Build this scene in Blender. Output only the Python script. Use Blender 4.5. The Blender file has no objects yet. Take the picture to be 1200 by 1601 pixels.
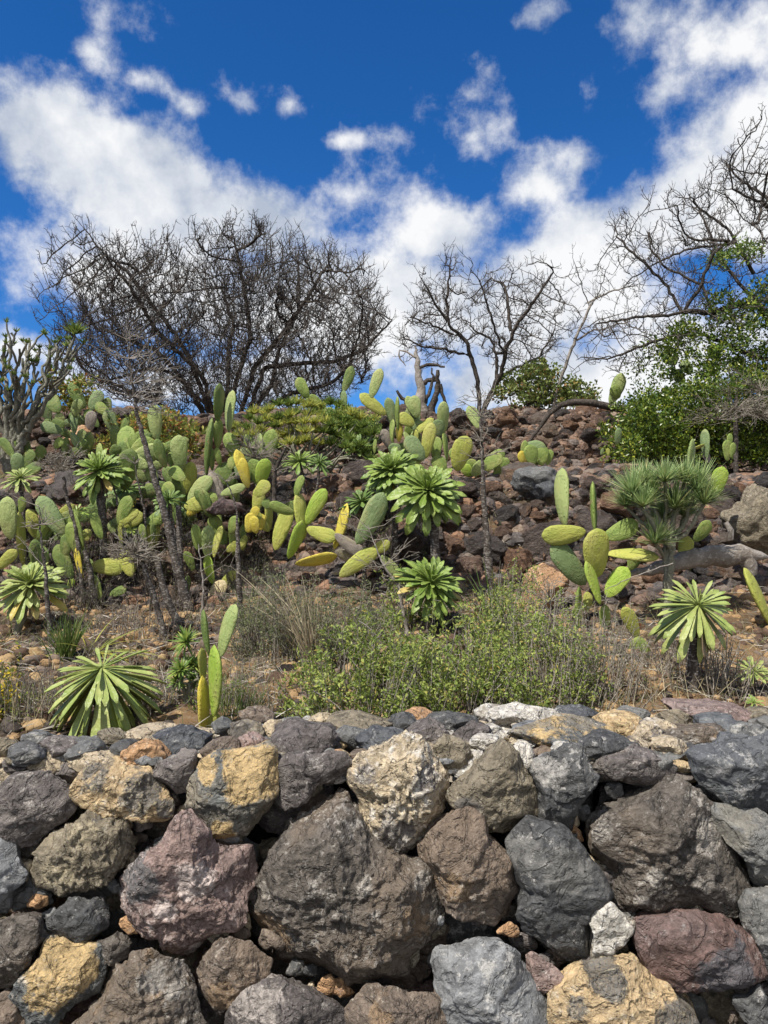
import bpy, math, random
import numpy as np
from mathutils import Vector, Matrix, Euler
random.seed(7); np.random.seed(7)
RNG = np.random.default_rng(11)
scene = bpy.context.scene
COL = scene.collection
F = 1156.0          # focal length of the phone camera in photo pixels
CZ = 1.6            # eye height

# ---------------------------------------------------------------- camera
cam = bpy.data.cameras.new("camera")
cam.sensor_fit = 'VERTICAL'; cam.sensor_height = 36.0; cam.lens = 36.0 * F / 1601.0
cam.clip_start = 0.05; cam.clip_end = 3000
cam_o = bpy.data.objects.new("camera", cam); COL.objects.link(cam_o)
cam_o.location = (0, 0, CZ); cam_o.rotation_euler = (math.radians(90), 0, 0)
scene.camera = cam_o

# ---------------------------------------------------------------- sun, exposure
SUN_DIR = Vector((-0.50, -0.48, 1.15)).normalized()      # towards the sun
sun = bpy.data.lights.new("sun", 'SUN'); sun.energy = 5.0; sun.angle = math.radians(0.55); sun.color = (1.0, 0.955, 0.88)
sun_o = bpy.data.objects.new("sun", sun); COL.objects.link(sun_o)
sun_o.rotation_euler = SUN_DIR.to_track_quat('Z', 'Y').to_euler(); sun_o.location = (0, 0, 8)
SUN_EL = math.asin(SUN_DIR.z); SUN_AZ = math.atan2(SUN_DIR.x, SUN_DIR.y)
scene.view_settings.view_transform = 'Standard'; scene.view_settings.look = 'None'
scene.view_settings.exposure = 0.36; scene.view_settings.gamma = 1.0
scene.view_settings.use_curve_mapping = False

# ---------------------------------------------------------------- world: sky and clouds
def build_world():
    w = bpy.data.worlds.new("World"); scene.world = w; w.use_nodes = True
    nt = w.node_tree; N = nt.nodes; L = nt.links
    for n in list(N): N.remove(n)
    out = N.new('ShaderNodeOutputWorld'); bg = N.new('ShaderNodeBackground'); bg.inputs[1].default_value = 0.10
    L.new(bg.outputs[0], out.inputs[0])
    sky = N.new('ShaderNodeTexSky'); sky.sky_type = 'NISHITA'; sky.sun_disc = False
    sky.sun_elevation = SUN_EL; sky.sun_rotation = SUN_AZ
    sky.altitude = 1500; sky.air_density = 1.0; sky.dust_density = 0.3; sky.ozone_density = 3.5
    hs = N.new('ShaderNodeHueSaturation'); hs.inputs['Saturation'].default_value = 1.12; hs.inputs['Value'].default_value = 0.88
    tint = N.new('ShaderNodeMix'); tint.data_type = 'RGBA'; tint.blend_type = 'MULTIPLY'; tint.inputs['Factor'].default_value = 1.0
    tint.inputs['B'].default_value = (0.62, 0.88, 1.22, 1); L.new(sky.outputs[0], tint.inputs['A']); L.new(tint.outputs['Result'], hs.inputs['Color'])
    tc = N.new('ShaderNodeTexCoord')
    def math_(op, a, b=None, c=None, clamp=False):
        n = N.new('ShaderNodeMath'); n.operation = op; n.use_clamp = clamp
        for i, v in enumerate((a, b, c)):
            if v is None: continue
            if isinstance(v, (int, float)): n.inputs[i].default_value = v
            else: L.new(v, n.inputs[i])
        return n.outputs[0]
    def vec(op, a, b):
        n = N.new('ShaderNodeVectorMath'); n.operation = op
        for i, v in enumerate((a, b)):
            if v is None: continue
            if isinstance(v, (tuple, list)): n.inputs[i].default_value = v
            else: L.new(v, n.inputs[i])
        return n
    D = tc.outputs['Generated']
    def noise(v, scale, det, rough, dist=0.0):
        n = N.new('ShaderNodeTexNoise'); n.inputs['Scale'].default_value = scale; n.inputs['Detail'].default_value = det
        n.inputs['Roughness'].default_value = rough; n.inputs['Distortion'].default_value = dist
        L.new(v, n.inputs['Vector']); return n
    # warp the direction so that cloud outlines billow
    wn = noise(D, 8.0, 4, 0.55)
    wv = vec('SUBTRACT', wn.outputs['Color'], (0.5, 0.5, 0.5))
    ws = vec('SCALE', wv.outputs[0], None); ws.inputs['Scale'].default_value = 0.075
    DW = vec('ADD', D, ws.outputs[0]).outputs[0]
    blobs = [  # photo px of centre, half extents, amplitude : the cloud banks seen over the hill
        (60, 205, 150, 85, 1.15), (20, 260, 150, 60, .8), (185, 280, 170, 90, 1.3), (270, 330, 200, 105, 1.2), (390, 350, 150, 85, 1.1), (240, 410, 190, 110, 1.1),
        (470, 450, 180, 100, 1.1), (700, 365, 125, 95, 1.05), (640, 470, 250, 110, 1.15), (545, 300, 110, 48, .62), (620, 320, 70, 50, .6),
        (870, 460, 230, 120, 1.1), (950, 370, 140, 75, 1.0), (1110, 320, 190, 110, 1.15), (1190, 190, 170, 110, 1.0), (1160, 50, 140, 90, .80),
        (1010, 25, 80, 60, .66), (1040, 140, 90, 75, .62), (735, 140, 75, 62, .66), (735, 215, 80, 80, .74), (850, 290, 110, 55, .60), (915, 240, 80, 52, .52),
        (240, 15, 100, 50, .56), (235, 130, 60, 28, .47), (375, 150, 65, 46, .60), (448, 172, 60, 46, .58), (555, 228, 95, 36, .62),
        (860, 12, 55, 30, .58), (292, 165, 40, 28, .56), (150, 80, 48, 36, .5), (920, 120, 70, 45, .45),
        (30, 450, 90, 110, .38), (20, 545, 130, 60, .8), (400, 600, 420, 80, .95), (330, 480, 280, 90, .95), (560, 560, 200, 80, .7), (950, 580, 420, 110, 1.0), (660, 590, 200, 90, .5),
        (-500, 200, 420, 230, 1.0), (1850, 150, 420, 260, 1.0), (600, -700, 500, 190, .9)]
    field = None
    for px, py, rx, ry, a in blobs:
        c = Vector(((px - 600) / F, 1.0, (800 - py) / F)); ln = c.length; c = c / ln
        sx = F * ln / rx; sz = F * ln / ry
        d1 = vec('SUBTRACT', DW, tuple(c)).outputs[0]
        d2 = vec('MULTIPLY', d1, (sx * 0.72, min(sx, sz) * 0.72, sz * 0.72)).outputs[0]
        ln_ = vec('LENGTH', d2, None).outputs['Value']
        f = math_('MULTIPLY_ADD', ln_, -a, a)
        field = f if field is None else math_('SMOOTH_MAX', field, f, 0.25)
    # clouds over the rest of the sky (behind the camera) from broad noise
    back = math_('MULTIPLY_ADD', noise(D, 1.7, 5, .5).outputs['Fac'], 3.2, -1.75)
    sep = N.new('ShaderNodeSeparateXYZ'); L.new(D, sep.inputs[0])
    bk = math_('ADD', back, math_('MULTIPLY', sep.outputs['Y'], -2.2)); bk = math_('MINIMUM', bk, 0.8)
    field = math_('MAXIMUM', field, bk)
    n1 = noise(D, 7.5, 12, 0.63, 0.0)
    off = vec('ADD', D, tuple(Vector((-0.6, -0.1, 0.8)) * 0.030)).outputs[0]
    n2 = noise(off, 6.5, 4, 0.50, 0.0)
    billow = N.new('ShaderNodeTexVoronoi'); billow.feature = 'SMOOTH_F1'; billow.inputs['Scale'].default_value = 13; billow.inputs['Smoothness'].default_value = .6
    L.new(DW, billow.inputs['Vector'])
    dens0 = math_('MULTIPLY_ADD', n1.outputs['Fac'], 1.55, math_('ADD', field, -1.06))
    dens = math_('MULTIPLY_ADD', billow.outputs['Distance'], -0.22, math_('ADD', dens0, .10))
    m = N.new('ShaderNodeMapRange'); m.interpolation_type = 'SMOOTHSTEP'
    L.new(dens, m.inputs[0]); m.inputs[1].default_value = 0.03; m.inputs[2].default_value = 0.44; m.inputs[3].default_value = 0; m.inputs[4].default_value = 0.98
    relief = math_('SUBTRACT', n1.outputs['Fac'], n2.outputs['Fac'])
    big = noise(D, 3.4, 4, 0.5)
    thick = math_('MULTIPLY', math_('MINIMUM', math_('MAXIMUM', dens, 0.0), 1.0), -0.12)
    lit = math_('ADD', math_('MULTIPLY_ADD', relief, 2.4, math_('MULTIPLY_ADD', big.outputs['Fac'], 2.6, -0.68)), thick, clamp=True)
    ramp = N.new('ShaderNodeValToRGB'); L.new(lit, ramp.inputs[0])
    e = ramp.color_ramp.elements
    e[0].position = 0.1; e[0].color = (3.7, 4.2, 5.1, 1); e[1].position = 0.8; e[1].color = (7.6, 7.65, 7.7, 1)
    e2 = ramp.color_ramp.elements.new(0.45); e2.color = (5.7, 6.0, 6.5, 1)
    mx = N.new('ShaderNodeMix'); mx.data_type = 'RGBA'
    L.new(m.outputs[0], mx.inputs['Factor']); L.new(hs.outputs[0], mx.inputs['A']); L.new(ramp.outputs[0], mx.inputs['B'])
    L.new(mx.outputs['Result'], bg.inputs[0])
    w.cycles.sampling_method = 'MANUAL'; w.cycles.sample_map_resolution = 512
build_world()

# ---------------------------------------------------------------- numpy noise
_perm = np.random.default_rng(3).permutation(512).astype(np.int64); _perm = np.concatenate([_perm, _perm, _perm])
_g = np.random.default_rng(5).normal(size=(512, 3)); _g /= np.linalg.norm(_g, axis=1)[:, None]
def perlin(p):
    p = np.asarray(p, float); i = np.floor(p).astype(np.int64); f = p - i; i &= 511
    u = f * f * f * (f * (f * 6 - 15) + 10)
    r = np.zeros(len(p))
    for dx in (0, 1):
        wx = u[:, 0] if dx else 1 - u[:, 0]
        a = _perm[(i[:, 0] + dx) & 511]
        for dy in (0, 1):
            wy = u[:, 1] if dy else 1 - u[:, 1]
            b = _perm[(a + i[:, 1] + dy) & 511]
            for dz in (0, 1):
                wz = u[:, 2] if dz else 1 - u[:, 2]
                g = _g[_perm[(b + i[:, 2] + dz) & 511]]
                r += wx * wy * wz * ((f[:, 0] - dx) * g[:, 0] + (f[:, 1] - dy) * g[:, 1] + (f[:, 2] - dz) * g[:, 2])
    return r * 1.6
def fbm(p, o=4, gain=.5):
    r = 0; a = 1
    for k in range(o): r = r + a * perlin(p * 2.03 ** k + 17.3 * k); a *= gain
    return r
def ridged(p, o=3, gain=.55):
    r = 0; a = 1
    for k in range(o): r = r + a * (0.5 - np.abs(perlin(p * 2.1 ** k + 9.1 * k))); a *= gain
    return r

# ---------------------------------------------------------------- object helpers
def mesh_np(name, V, Q=None, T=None, smooth=False, attr=None):
    """V (n,3), Q (m,4) quads and / or T (k,3) tris -> mesh"""
    me = bpy.data.meshes.new(name)
    V = np.asarray(V, np.float32); me.vertices.add(len(V)); me.vertices.foreach_set('co', V.ravel())
    loops = []; starts = []; tot = 0
    if Q is not None and len(Q):
        Q = np.asarray(Q, np.int32); loops.append(Q.ravel()); starts.append(np.arange(len(Q)) * 4); tot = len(Q) * 4
    if T is not None and len(T):
        T = np.asarray(T, np.int32); loops.append(T.ravel()); starts.append(tot + np.arange(len(T)) * 3)
    lp = np.concatenate(loops); st = np.concatenate(starts).astype(np.int32)
    me.loops.add(len(lp)); me.loops.foreach_set('vertex_index', lp)
    me.polygons.add(len(st)); me.polygons.foreach_set('loop_start', st)
    me.polygons.foreach_set('use_smooth', np.full(len(st), smooth))
    if attr is not None:
        for k, a in attr.items():
            at = me.color_attributes.new(k, 'FLOAT_COLOR', 'POINT')
            c = np.ones((len(V), 4), np.float32); c[:, :a.shape[1]] = a; at.data.foreach_set('color', c.ravel())
    me.update(calc_edges=True)
    return me
def link(name, me, mat=None, parent=None, loc=None):
    o = bpy.data.objects.new(name, me); COL.objects.link(o)
    if mat is not None and me is not None and not me.materials: me.materials.append(mat)
    if parent is not None: o.parent = parent
    if loc is not None: o.location = loc
    return o
def tag(o, label=None, cat=None, group=None, kind=None):
    if label: o['label'] = label
    if cat: o['category'] = cat
    if group: o['group'] = group
    if kind: o['kind'] = kind
    return o
def empty(name, loc, label=None, cat=None, group=None):
    o = bpy.data.objects.new(name, None); COL.objects.link(o); o.location = loc; o.empty_display_size = .1
    return tag(o, label, cat, group)
def P(px, py, d): return Vector(((px - 600) / F * d, d, CZ + (800 - py) / F * d))

# ---------------------------------------------------------------- terrain height
_cd = [1.9, 2.15, 2.45, 3.0, 4.0, 4.9, 5.15, 5.65, 6.5, 8.0, 8.2, 8.65, 9.4, 12, 30, 400, 3000]
_cz = [-1.6, -1.3, -.86, -.79, -.69, -.54, -.40, .20, .33, .42, .52, 1.06, 1.22, 1.30, 1.35, 1.2, 1.0]
def terr(x, y):
    x = np.asarray(x, float); y = np.asarray(y, float)
    wob = .10 * np.sin(x * 1.3 + .6) + .06 * np.sin(x * 3.1 + 1.0)
    yy = np.where(y > 3.5, y + wob * np.clip((y - 3.5) / 1.2, 0, 1), y)
    z = np.interp(yy, _cd, _cz) + CZ
    amp = np.clip((y - 2.5) / .5, 0, 1)
    z = z + amp * (.035 * np.sin(2.3 * x + 1.7 * y) + .025 * np.sin(4.1 * x - 3.3 * y + 1) + .015 * np.sin(9.1 * x + 7.3 * y))
    z = z - .03 * amp * np.clip(x, -3, 3) * np.clip((y - 6) / 2, 0, 1) * 0
    return z
def tz(x, y): return float(terr(x, y))
def hit(px, py, lo=2.5, hi=13.0):
    d = lo
    while d < hi:
        p = P(px, py, d)
        if p.z <= tz(p.x, p.y): return p
        d += .02
    return P(px, py, hi)

# ---------------------------------------------------------------- node material helpers
class NT:
    def __init__(s, name, rough=.85, spec=.2):
        s.m = bpy.data.materials.new(name); s.m.use_nodes = True; s.t = s.m.node_tree; s.N = s.t.nodes; s.L = s.t.links
        s.b = s.N['Principled BSDF']; s.b.inputs['Roughness'].default_value = rough
        s.b.inputs['Specular IOR Level'].default_value = spec; s.out = s.N['Material Output']
        s.tc = s.N.new('ShaderNodeTexCoord')
    def set(s, sock, v):
        if isinstance(v, bpy.types.NodeSocket): s.L.new(v, sock)
        elif isinstance(v, (tuple, list)) and len(v) == 3 and sock.type == 'RGBA': sock.default_value = (*v, 1)
        else: sock.default_value = v
    def noise(s, scale, det=4, rough=.55, vec=None, dist=0, out='Fac'):
        n = s.N.new('ShaderNodeTexNoise'); n.inputs['Scale'].default_value = scale; n.inputs['Detail'].default_value = det
        n.inputs['Roughness'].default_value = rough; n.inputs['Distortion'].default_value = dist
        s.L.new(vec if vec is not None else s.vec(), n.inputs['Vector']); return n.outputs[out]
    def vor(s, scale, vec=None, feat='F1', out='Distance', rnd=1):
        n = s.N.new('ShaderNodeTexVoronoi'); n.feature = feat; n.inputs['Scale'].default_value = scale; n.inputs['Randomness'].default_value = rnd
        s.L.new(vec if vec is not None else s.vec(), n.inputs['Vector']); return n.outputs[out]
    def vec(s):
        if not hasattr(s, '_v'): s._v = s.tc.outputs['Object']
        return s._v
    def offset_by_object(s):
        oi = s.N.new('ShaderNodeObjectInfo'); n = s.N.new('ShaderNodeVectorMath'); n.operation = 'MULTIPLY_ADD'
        c = s.N.new('ShaderNodeCombineXYZ')
        for k in range(3): s.L.new(oi.outputs['Random'], c.inputs[k])
        s.L.new(c.outputs[0], n.inputs[0]); n.inputs[1].default_value = (37, 91, 53); s.L.new(s.tc.outputs['Object'], n.inputs[2]); s._v = n.outputs[0]
        s.rand = oi.outputs['Random']; return s
    def math(s, op, a, b=None, c=None, clamp=False):
        n = s.N.new('ShaderNodeMath'); n.operation = op; n.use_clamp = clamp
        for i, v in enumerate((a, b, c)):
            if v is not None: s.set(n.inputs[i], v)
        return n.outputs[0]
    def ss(s, v, lo, hi, a=0, b=1):
        n = s.N.new('ShaderNodeMapRange'); n.interpolation_type = 'SMOOTHSTEP'; s.L.new(v, n.inputs[0])
        for i, q in enumerate((lo, hi, a, b)): n.inputs[i + 1].default_value = q
        return n.outputs[0]
    def mix(s, f, a, b, mode='MIX'):
        n = s.N.new('ShaderNodeMix'); n.data_type = 'RGBA'; n.blend_type = mode
        s.set(n.inputs['Factor'], f); s.set(n.inputs['A'], a); s.set(n.inputs['B'], b); return n.outputs['Result']
    def ramp(s, v, stops, interp='LINEAR'):
        n = s.N.new('ShaderNodeValToRGB'); s.L.new(v, n.inputs[0]); r = n.color_ramp; r.interpolation = interp
        while len(r.elements) < len(stops): r.elements.new(.5)
        for e, (p, c) in zip(r.elements, stops): e.position = p; e.color = (*c, 1)
        return n.outputs[0]
    def attr(s, name, out='Color'):
        n = s.N.new('ShaderNodeAttribute'); n.attribute_name = name; return n.outputs[out]
    def island(s):
        return s.N.new('ShaderNodeNewGeometry').outputs['Random Per Island']
    def bump(s, h, strength=.5, dist=.01, nrm=None):
        n = s.N.new('ShaderNodeBump'); n.inputs['Strength'].default_value = strength; n.inputs['Distance'].default_value = dist
        s.L.new(h, n.inputs['Height'])
        if nrm is not None: s.L.new(nrm, n.inputs['Normal'])
        return n.outputs[0]
    def done(s, col, nrm=None, transl=0):
        s.set(s.b.inputs['Base Color'], col)
        if nrm is not None: s.L.new(nrm, s.b.inputs['Normal'])
        if transl:
            tr = s.N.new('ShaderNodeBsdfTranslucent'); s.set(tr.inputs['Color'], col)
            mx = s.N.new('ShaderNodeMixShader'); mx.inputs[0].default_value = transl
            s.L.new(s.b.outputs[0], mx.inputs[1]); s.L.new(tr.outputs[0], mx.inputs[2]); s.L.new(mx.outputs[0], s.out.inputs[0])
        return s.m

def stone_mat(name, base, t1, t2, rough=.88, pit=.5, spec=.25, bs=1.0):
    base, t1, t2 = (tuple(min(.85, q * k + o) for q in v) for v, k, o in ((base, 1.34, .006), (t1, 1.28, .006), (t2, 1.12, 0)))
    s = NT(name, rough, spec).offset_by_object()
    pat = s.N.new('ShaderNodeSeparateColor'); s.L.new(s.attr('pat'), pat.inputs[0])
    n1 = s.noise(9, 6, .62); n2 = s.noise(26, 6, .65); n3 = s.noise(80, 4, .7); n4 = s.noise(3.5, 3, .5)
    dark = tuple(c * .42 for c in base); lite = tuple(min(.9, c * 1.5 + .02) for c in base)
    c = s.mix(s.ss(n2, .35, .68), dark, base)
    c = s.mix(s.ss(n3, .5, .75, 0, .7), c, lite)
    c = s.mix(s.ss(n4, .45, .62, 0, .5), c, tuple((a + b) / 2 for a, b in zip(base, t1)))
    n1b = s.math('MULTIPLY_ADD', s.noise(38, 6, .7), .45, s.math('MULTIPLY', n1, .75)); w1 = s.math('MULTIPLY_ADD', n1b, 1.9, s.math('ADD', pat.outputs[0], -1.14))
    t1d = s.mix(s.ss(n2, .35, .65), tuple(q * .62 for q in t1), t1)
    c = s.mix(s.ss(w1, .38, .56), c, t1d)
    w2 = s.math('MULTIPLY_ADD', s.noise(17, 7, .7), 1.6, s.math('ADD', pat.outputs[1], -.8))
    c = s.mix(s.ss(w2, .42, .60), c, s.mix(s.ss(n3, .4, .62), tuple(q * .6 for q in t2), t2))
    sp = s.vor(130); c = s.mix(s.ss(sp, .13, .05, 0, .75), c, t2)              # crystals
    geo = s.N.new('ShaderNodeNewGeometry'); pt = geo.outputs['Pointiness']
    c = s.mix(s.ss(pt, .52, .60, 0, .45), c, lite); c = s.mix(s.ss(pt, .47, .38, 0, .6), c, dark)   # worn edges, darker hollows
    dust = s.math('ADD', s.noise(42, 8, .78), s.math('MULTIPLY', s.noise(6, 3, .5), .35))
    c = s.mix(s.ss(dust, .735, .84, 0, .75), c, s.mix(.5, t2, (.55, .52, .47)))
    grain = s.noise(210, 3, .7); c = s.mix(s.ss(grain, .40, .62, .32, 0), c, dark)
    h = s.math('ADD', s.math('MULTIPLY', n2, .6), s.math('MULTIPLY', n3, .55)); h = s.math('ADD', h, s.math('MULTIPLY', grain, .18))
    h = s.math('ADD', h, s.math('MULTIPLY', s.ss(s.vor(48, vec=s.warp(.02)), .08, .42), pit * .38))
    h = s.math('ADD', h, s.math('MULTIPLY', s.ss(s.noise(13, 5, .6, dist=1.2), .46, .54), .45))
    return s.done(c, s.bump(h, 1.0, .016 * bs))
def _warp(s, amt):
    n = s.noise(6, 4, .6, out='Color'); a = s.N.new('ShaderNodeVectorMath'); a.operation = 'SCALE'; s.L.new(n, a.inputs[0]); a.inputs['Scale'].default_value = amt * 4
    b = s.N.new('ShaderNodeVectorMath'); b.operation = 'ADD'; s.L.new(s.vec(), b.inputs[0]); s.L.new(a.outputs[0], b.inputs[1]); return b.outputs[0]
NT.warp = _warp

# ---------------------------------------------------------------- rock meshes
_cs = {}
def cube_sphere(n):
    if n in _cs: return _cs[n]
    t = np.tan(np.linspace(-1, 1, n + 1) * math.pi / 4); A, B = np.meshgrid(t, t, indexing='ij'); one = np.ones_like(A)
    fs = [(one, A, B), (-one, B, A), (B, one, A), (A, -one, B), (A, B, one), (B, A, -one)]
    V = []; Q = []
    idx = np.arange((n + 1) ** 2).reshape(n + 1, n + 1)
    for k, f in enumerate(fs):
        V.append(np.stack([q.ravel() for q in f], 1)); b = k * (n + 1) ** 2
        Q.append(np.stack([idx[:-1, :-1], idx[1:, :-1], idx[1:, 1:], idx[:-1, 1:]], -1).reshape(-1, 4) + b)
    V = np.concatenate(V); Q = np.concatenate(Q); V /= np.linalg.norm(V, axis=1)[:, None]
    key = np.round(V * 1e5).astype(np.int64)
    u, first, inv = np.unique(key, axis=0, return_index=True, return_inverse=True); inv = inv.ravel()
    _cs[n] = (V[first], inv[Q]); return _cs[n]
def cut(S, rng, k, lo=.72, hi=.93, front=False):
    S = S.copy()
    for _ in range(k):
        n = rng.normal(size=3)
        if front: n[1] = -abs(n[1]) - .35 if rng.random() < .75 else abs(n[1])
        n /= np.linalg.norm(n); h = rng.uniform(lo, hi); d = S @ n - h
        S -= np.outer(np.where(d > 0, d, 0), n)
    return S
def rock_free(seed, n=8, rough=1.0, sx=1, sy=.85, sz=.75, k=9):
    """free standing angular rock of about unit radius"""
    rng = np.random.default_rng(seed); V, Q = cube_sphere(n)
    S = cut(V, rng, k, .6, .9); o = rng.uniform(0, 90, 3)
    d = .16 * fbm(S * 1.6 + o, 3) + .10 * rough * ridged(S * 3.4 + o, 2)
    return S * (1 + d)[:, None] * np.array([sx, sy, sz]), Q
# ================================================================ GROUND
def soil_mat():
    s = NT('soil', .95, .1); s._v = s.tc.outputs['Object']
    n1 = s.noise(1.3, 6, .6); n2 = s.noise(7, 6, .65); n3 = s.noise(40, 5, .7)
    c = s.mix(s.ss(n2, .35, .65), (.040, .031, .024), (.105, .074, .048))
    c = s.mix(s.ss(n1, .45, .62), c, (.20, .125, .062)); c = s.mix(s.ss(n3, .48, .7, 0, .6), c, (.24, .20, .15))
    c = s.mix(s.ss(s.noise(3.1, 4, .6), .55, .66, 0, .7), c, (.11, .10, .085))
    h = s.math('ADD', s.math('MULTIPLY', n2, .5), s.math('MULTIPLY', n3, .5))
    return s.done(c, s.bump(h, 1, .03))
M_SOIL = soil_mat()
def build_ground():
    def axis(lo, hi, step, far):
        a = list(np.arange(lo, hi + 1e-6, step)); s = step
        while a[-1] < far: s *= 1.35; a.append(a[-1] + s)
        s = step
        while a[0] > -far: s *= 1.35; a.insert(0, a[0] - s)
        return np.array(a)
    xs = axis(-6.5, 6.5, .045, 900); ys = axis(1.8, 10.5, .045, 900)
    X, Y = np.meshgrid(xs, ys, indexing='ij'); x = X.ravel(); y = Y.ravel(); z = terr(x, y)
    m = np.clip((y - 2.4) / .4, 0, 1) * (y < 14)
    pts = np.stack([x, y, z * 0], 1)
    z = z + m * (.030 * fbm(pts * 3.1, 4) + .022 * ridged(pts * 8.0, 2))
    n, k = X.shape; I = np.arange(n * k).reshape(n, k)
    Q = np.stack([I[:-1, :-1], I[1:, :-1], I[1:, 1:], I[:-1, 1:]], -1).reshape(-1, 4)
    tag(link('hillside', mesh_np('hillside', np.stack([x, y, z], 1), Q, smooth=True), M_SOIL), kind='structure')
    # roadside verge in front of the wall, beneath and behind the viewer
    V = np.array([[-60, -60, .006], [60, -60, .006], [60, 1.55, .006], [-60, 1.55, .006]]);
    s = NT('asphalt', .95, .15); s.done(s.mix(s.noise(90, 3, .7), (.035, .035, .037), (.075, .073, .07)), s.bump(s.noise(160, 2, .6), .4, .004))
    tag(link('road', mesh_np('road', V, [[0, 1, 2, 3]]), s.m), kind='structure')
build_ground()

# ================================================================ FRONT DRY STONE WALL
MS = dict(
 charcoal=stone_mat('charcoal_stone', (.060, .060, .060), (.13, .125, .115), (.36, .34, .31), .66, .2, .35, .6),
 purple=stone_mat('purple_grey_stone', (.125, .108, .100), (.21, .18, .155), (.42, .37, .33), .85),
 brown=stone_mat('brown_stone', (.160, .125, .098), (.24, .165, .10), (.46, .38, .29), .88),
 dkbrown=stone_mat('dark_brown_stone', (.112, .096, .080), (.24, .165, .10), (.40, .36, .31), .8),
 ochre=stone_mat('ochre_stone', (.52, .37, .20), (.13, .125, .115), (.60, .50, .34), .92, 1.0),
 ochre2=stone_mat('ochre_dark_stone', (.13, .135, .13), (.48, .34, .16), (.60, .50, .36), .9, .8),
 pink=stone_mat('pinkish_stone', (.26, .185, .160), (.125, .122, .122), (.62, .52, .47), .9, .8),
 pale=stone_mat('pale_grey_stone', (.195, .198, .200), (.10, .10, .10), (.42, .40, .37), .75, .2, .3, .6),
 olive=stone_mat('olive_brown_stone', (.215, .180, .125), (.115, .105, .095), (.40, .34, .23), .9),
 cream=stone_mat('cream_stone', (.46, .37, .25), (.14, .125, .12), (.70, .65, .57), .93, 1.0),
 red=stone_mat('red_brown_stone', (.150, .095, .080), (.095, .090, .095), (.24, .20, .20), .8, .3, .25, .75),
 orange=stone_mat('orange_stone', (.46, .27, .14), (.22, .14, .10), (.60, .44, .30), .93, 1.0),
 blue=stone_mat('blue_black_stone', (.055, .058, .063), (.12, .125, .125), (.34, .33, .32), .58, .2, .4, .5),
 grey=stone_mat('grey_stone', (.120, .120, .116), (.20, .185, .155), (.40, .38, .33), .72, .2, .3, .6),
 white=stone_mat('whitish_stone', (.55, .51, .44), (.30, .26, .20), (.75, .72, .66), .95, 1.0),
)
WALL_D = lambda py: 2.0 - .20 * (np.asarray(py) - 1180) / 420.0
wall = empty('dry_stone_wall', (0, 2.1, 0), 'roadside dry stone wall of big dark, ochre and pinkish volcanic boulders', 'wall')
def rayr(poly):
    """radius of a star-shaped polygon as a function of angle about its centroid"""
    p = np.array(poly, float)
    x, y = p[:, 0], p[:, 1]; x2, y2 = np.roll(x, -1), np.roll(y, -1); cr = x * y2 - x2 * y; A = cr.sum() / 2
    c = np.array([((x + x2) * cr).sum(), ((y + y2) * cr).sum()]) / (6 * A)
    th = np.linspace(-math.pi, math.pi, 361); R = np.zeros(361)
    for i, t in enumerate(th):
        d = np.array([math.cos(t), -math.sin(t)]); best = 0
        for a, b in zip(p, np.roll(p, -1, 0)):
            e = b - a; den = d[0] * e[1] - d[1] * e[0]
            if abs(den) < 1e-9: continue
            w = a - c; tt = (w[0] * e[1] - w[1] * e[0]) / den; u = (w[0] * d[1] - w[1] * d[0]) / den
            if tt > 0 and -1e-6 <= u <= 1 + 1e-6: best = max(best, tt)
        R[i] = best
    k = np.ones(5) / 5; Rp = np.concatenate([R[-6:-1], R, R[1:6]]); R = np.convolve(Rp, k, 'same')[5:-5]
    return c, th, R
def wall_stone(poly, mat, seed, n=None, rough=1.0, cuts=20, patches=(), w0=(.0, .0), grow=1.11, front=.55, name='stone', dd=0.0):
    c, th, R = rayr(poly); rng = np.random.default_rng(seed * 7 + 1)
    d0 = float(WALL_D(c[1])) + dd; m = d0 / F; size = R.mean() * m
    if n is None: n = int(np.clip(R.mean() * .52, 14, 62))
    V, Q = cube_sphere(n)
    S = cut(V, rng, cuts, .60, .92, True)
    # superquadric fullness
    rho = np.hypot(S[:, 0], S[:, 2]); t = np.arctan2(S[:, 2], S[:, 0])
    nr = np.linalg.norm(S, axis=1); p = 2.7
    k = nr / ((rho ** p + np.abs(S[:, 1]) ** p) ** (1 / p) + 1e-9)
    k = 1 + (k - 1) * .85
    r = np.interp(t, th, R) * m * rho * k * grow
    dep = S[:, 1] * k * size * np.where(S[:, 1] < 0, front, .75)
    x = np.cos(t) * r; z = np.sin(t) * r
    L = np.stack([x, dep, z], 1); o = rng.uniform(0, 50, 3)
    dirn = L / (np.linalg.norm(L, axis=1)[:, None] + 1e-9)
    q = L / size
    disp = size * (.055 * fbm(q * 1.3 + o, 3) + .060 * rough * ridged(q * 3.0 + o + 5, 4, .62) + .024 * rough * fbm(q * 11 + o, 3, .65))
    led = fbm(q * np.array([1.2, 1.2, 3.2]) + o + 9, 2); disp += size * .05 * (np.tanh(led * 9) * .5)
    disp += .004 * rough * fbm(L * 70 + o, 2)
    inward = (np.abs(S[:, 1]) < .45)
    disp = np.where(disp > 0, disp * np.where(inward, .55, 1), disp)
    L = L + dirn * disp[:, None]
    W = np.zeros((len(L), 3)); W[:, 0] = w0[0]; W[:, 1] = w0[1] + .07
    for (px, py, pr, ch, *a) in patches:
        lx = (px - c[0]) * m; lz = -(py - c[1]) * m; dist = np.hypot(L[:, 0] - lx, L[:, 2] - lz) / (pr * m)
        W[:, ch] = np.maximum(W[:, ch], (a[0] if a else .85) * np.clip(1.5 - dist, 0, 1))
    pos = P(c[0], c[1], d0)
    o_ = link(name, mesh_np('stone', L, Q, smooth=True, attr={'pat': W}), MS[mat], wall, pos - Vector(wall.location))
    return o_
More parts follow.
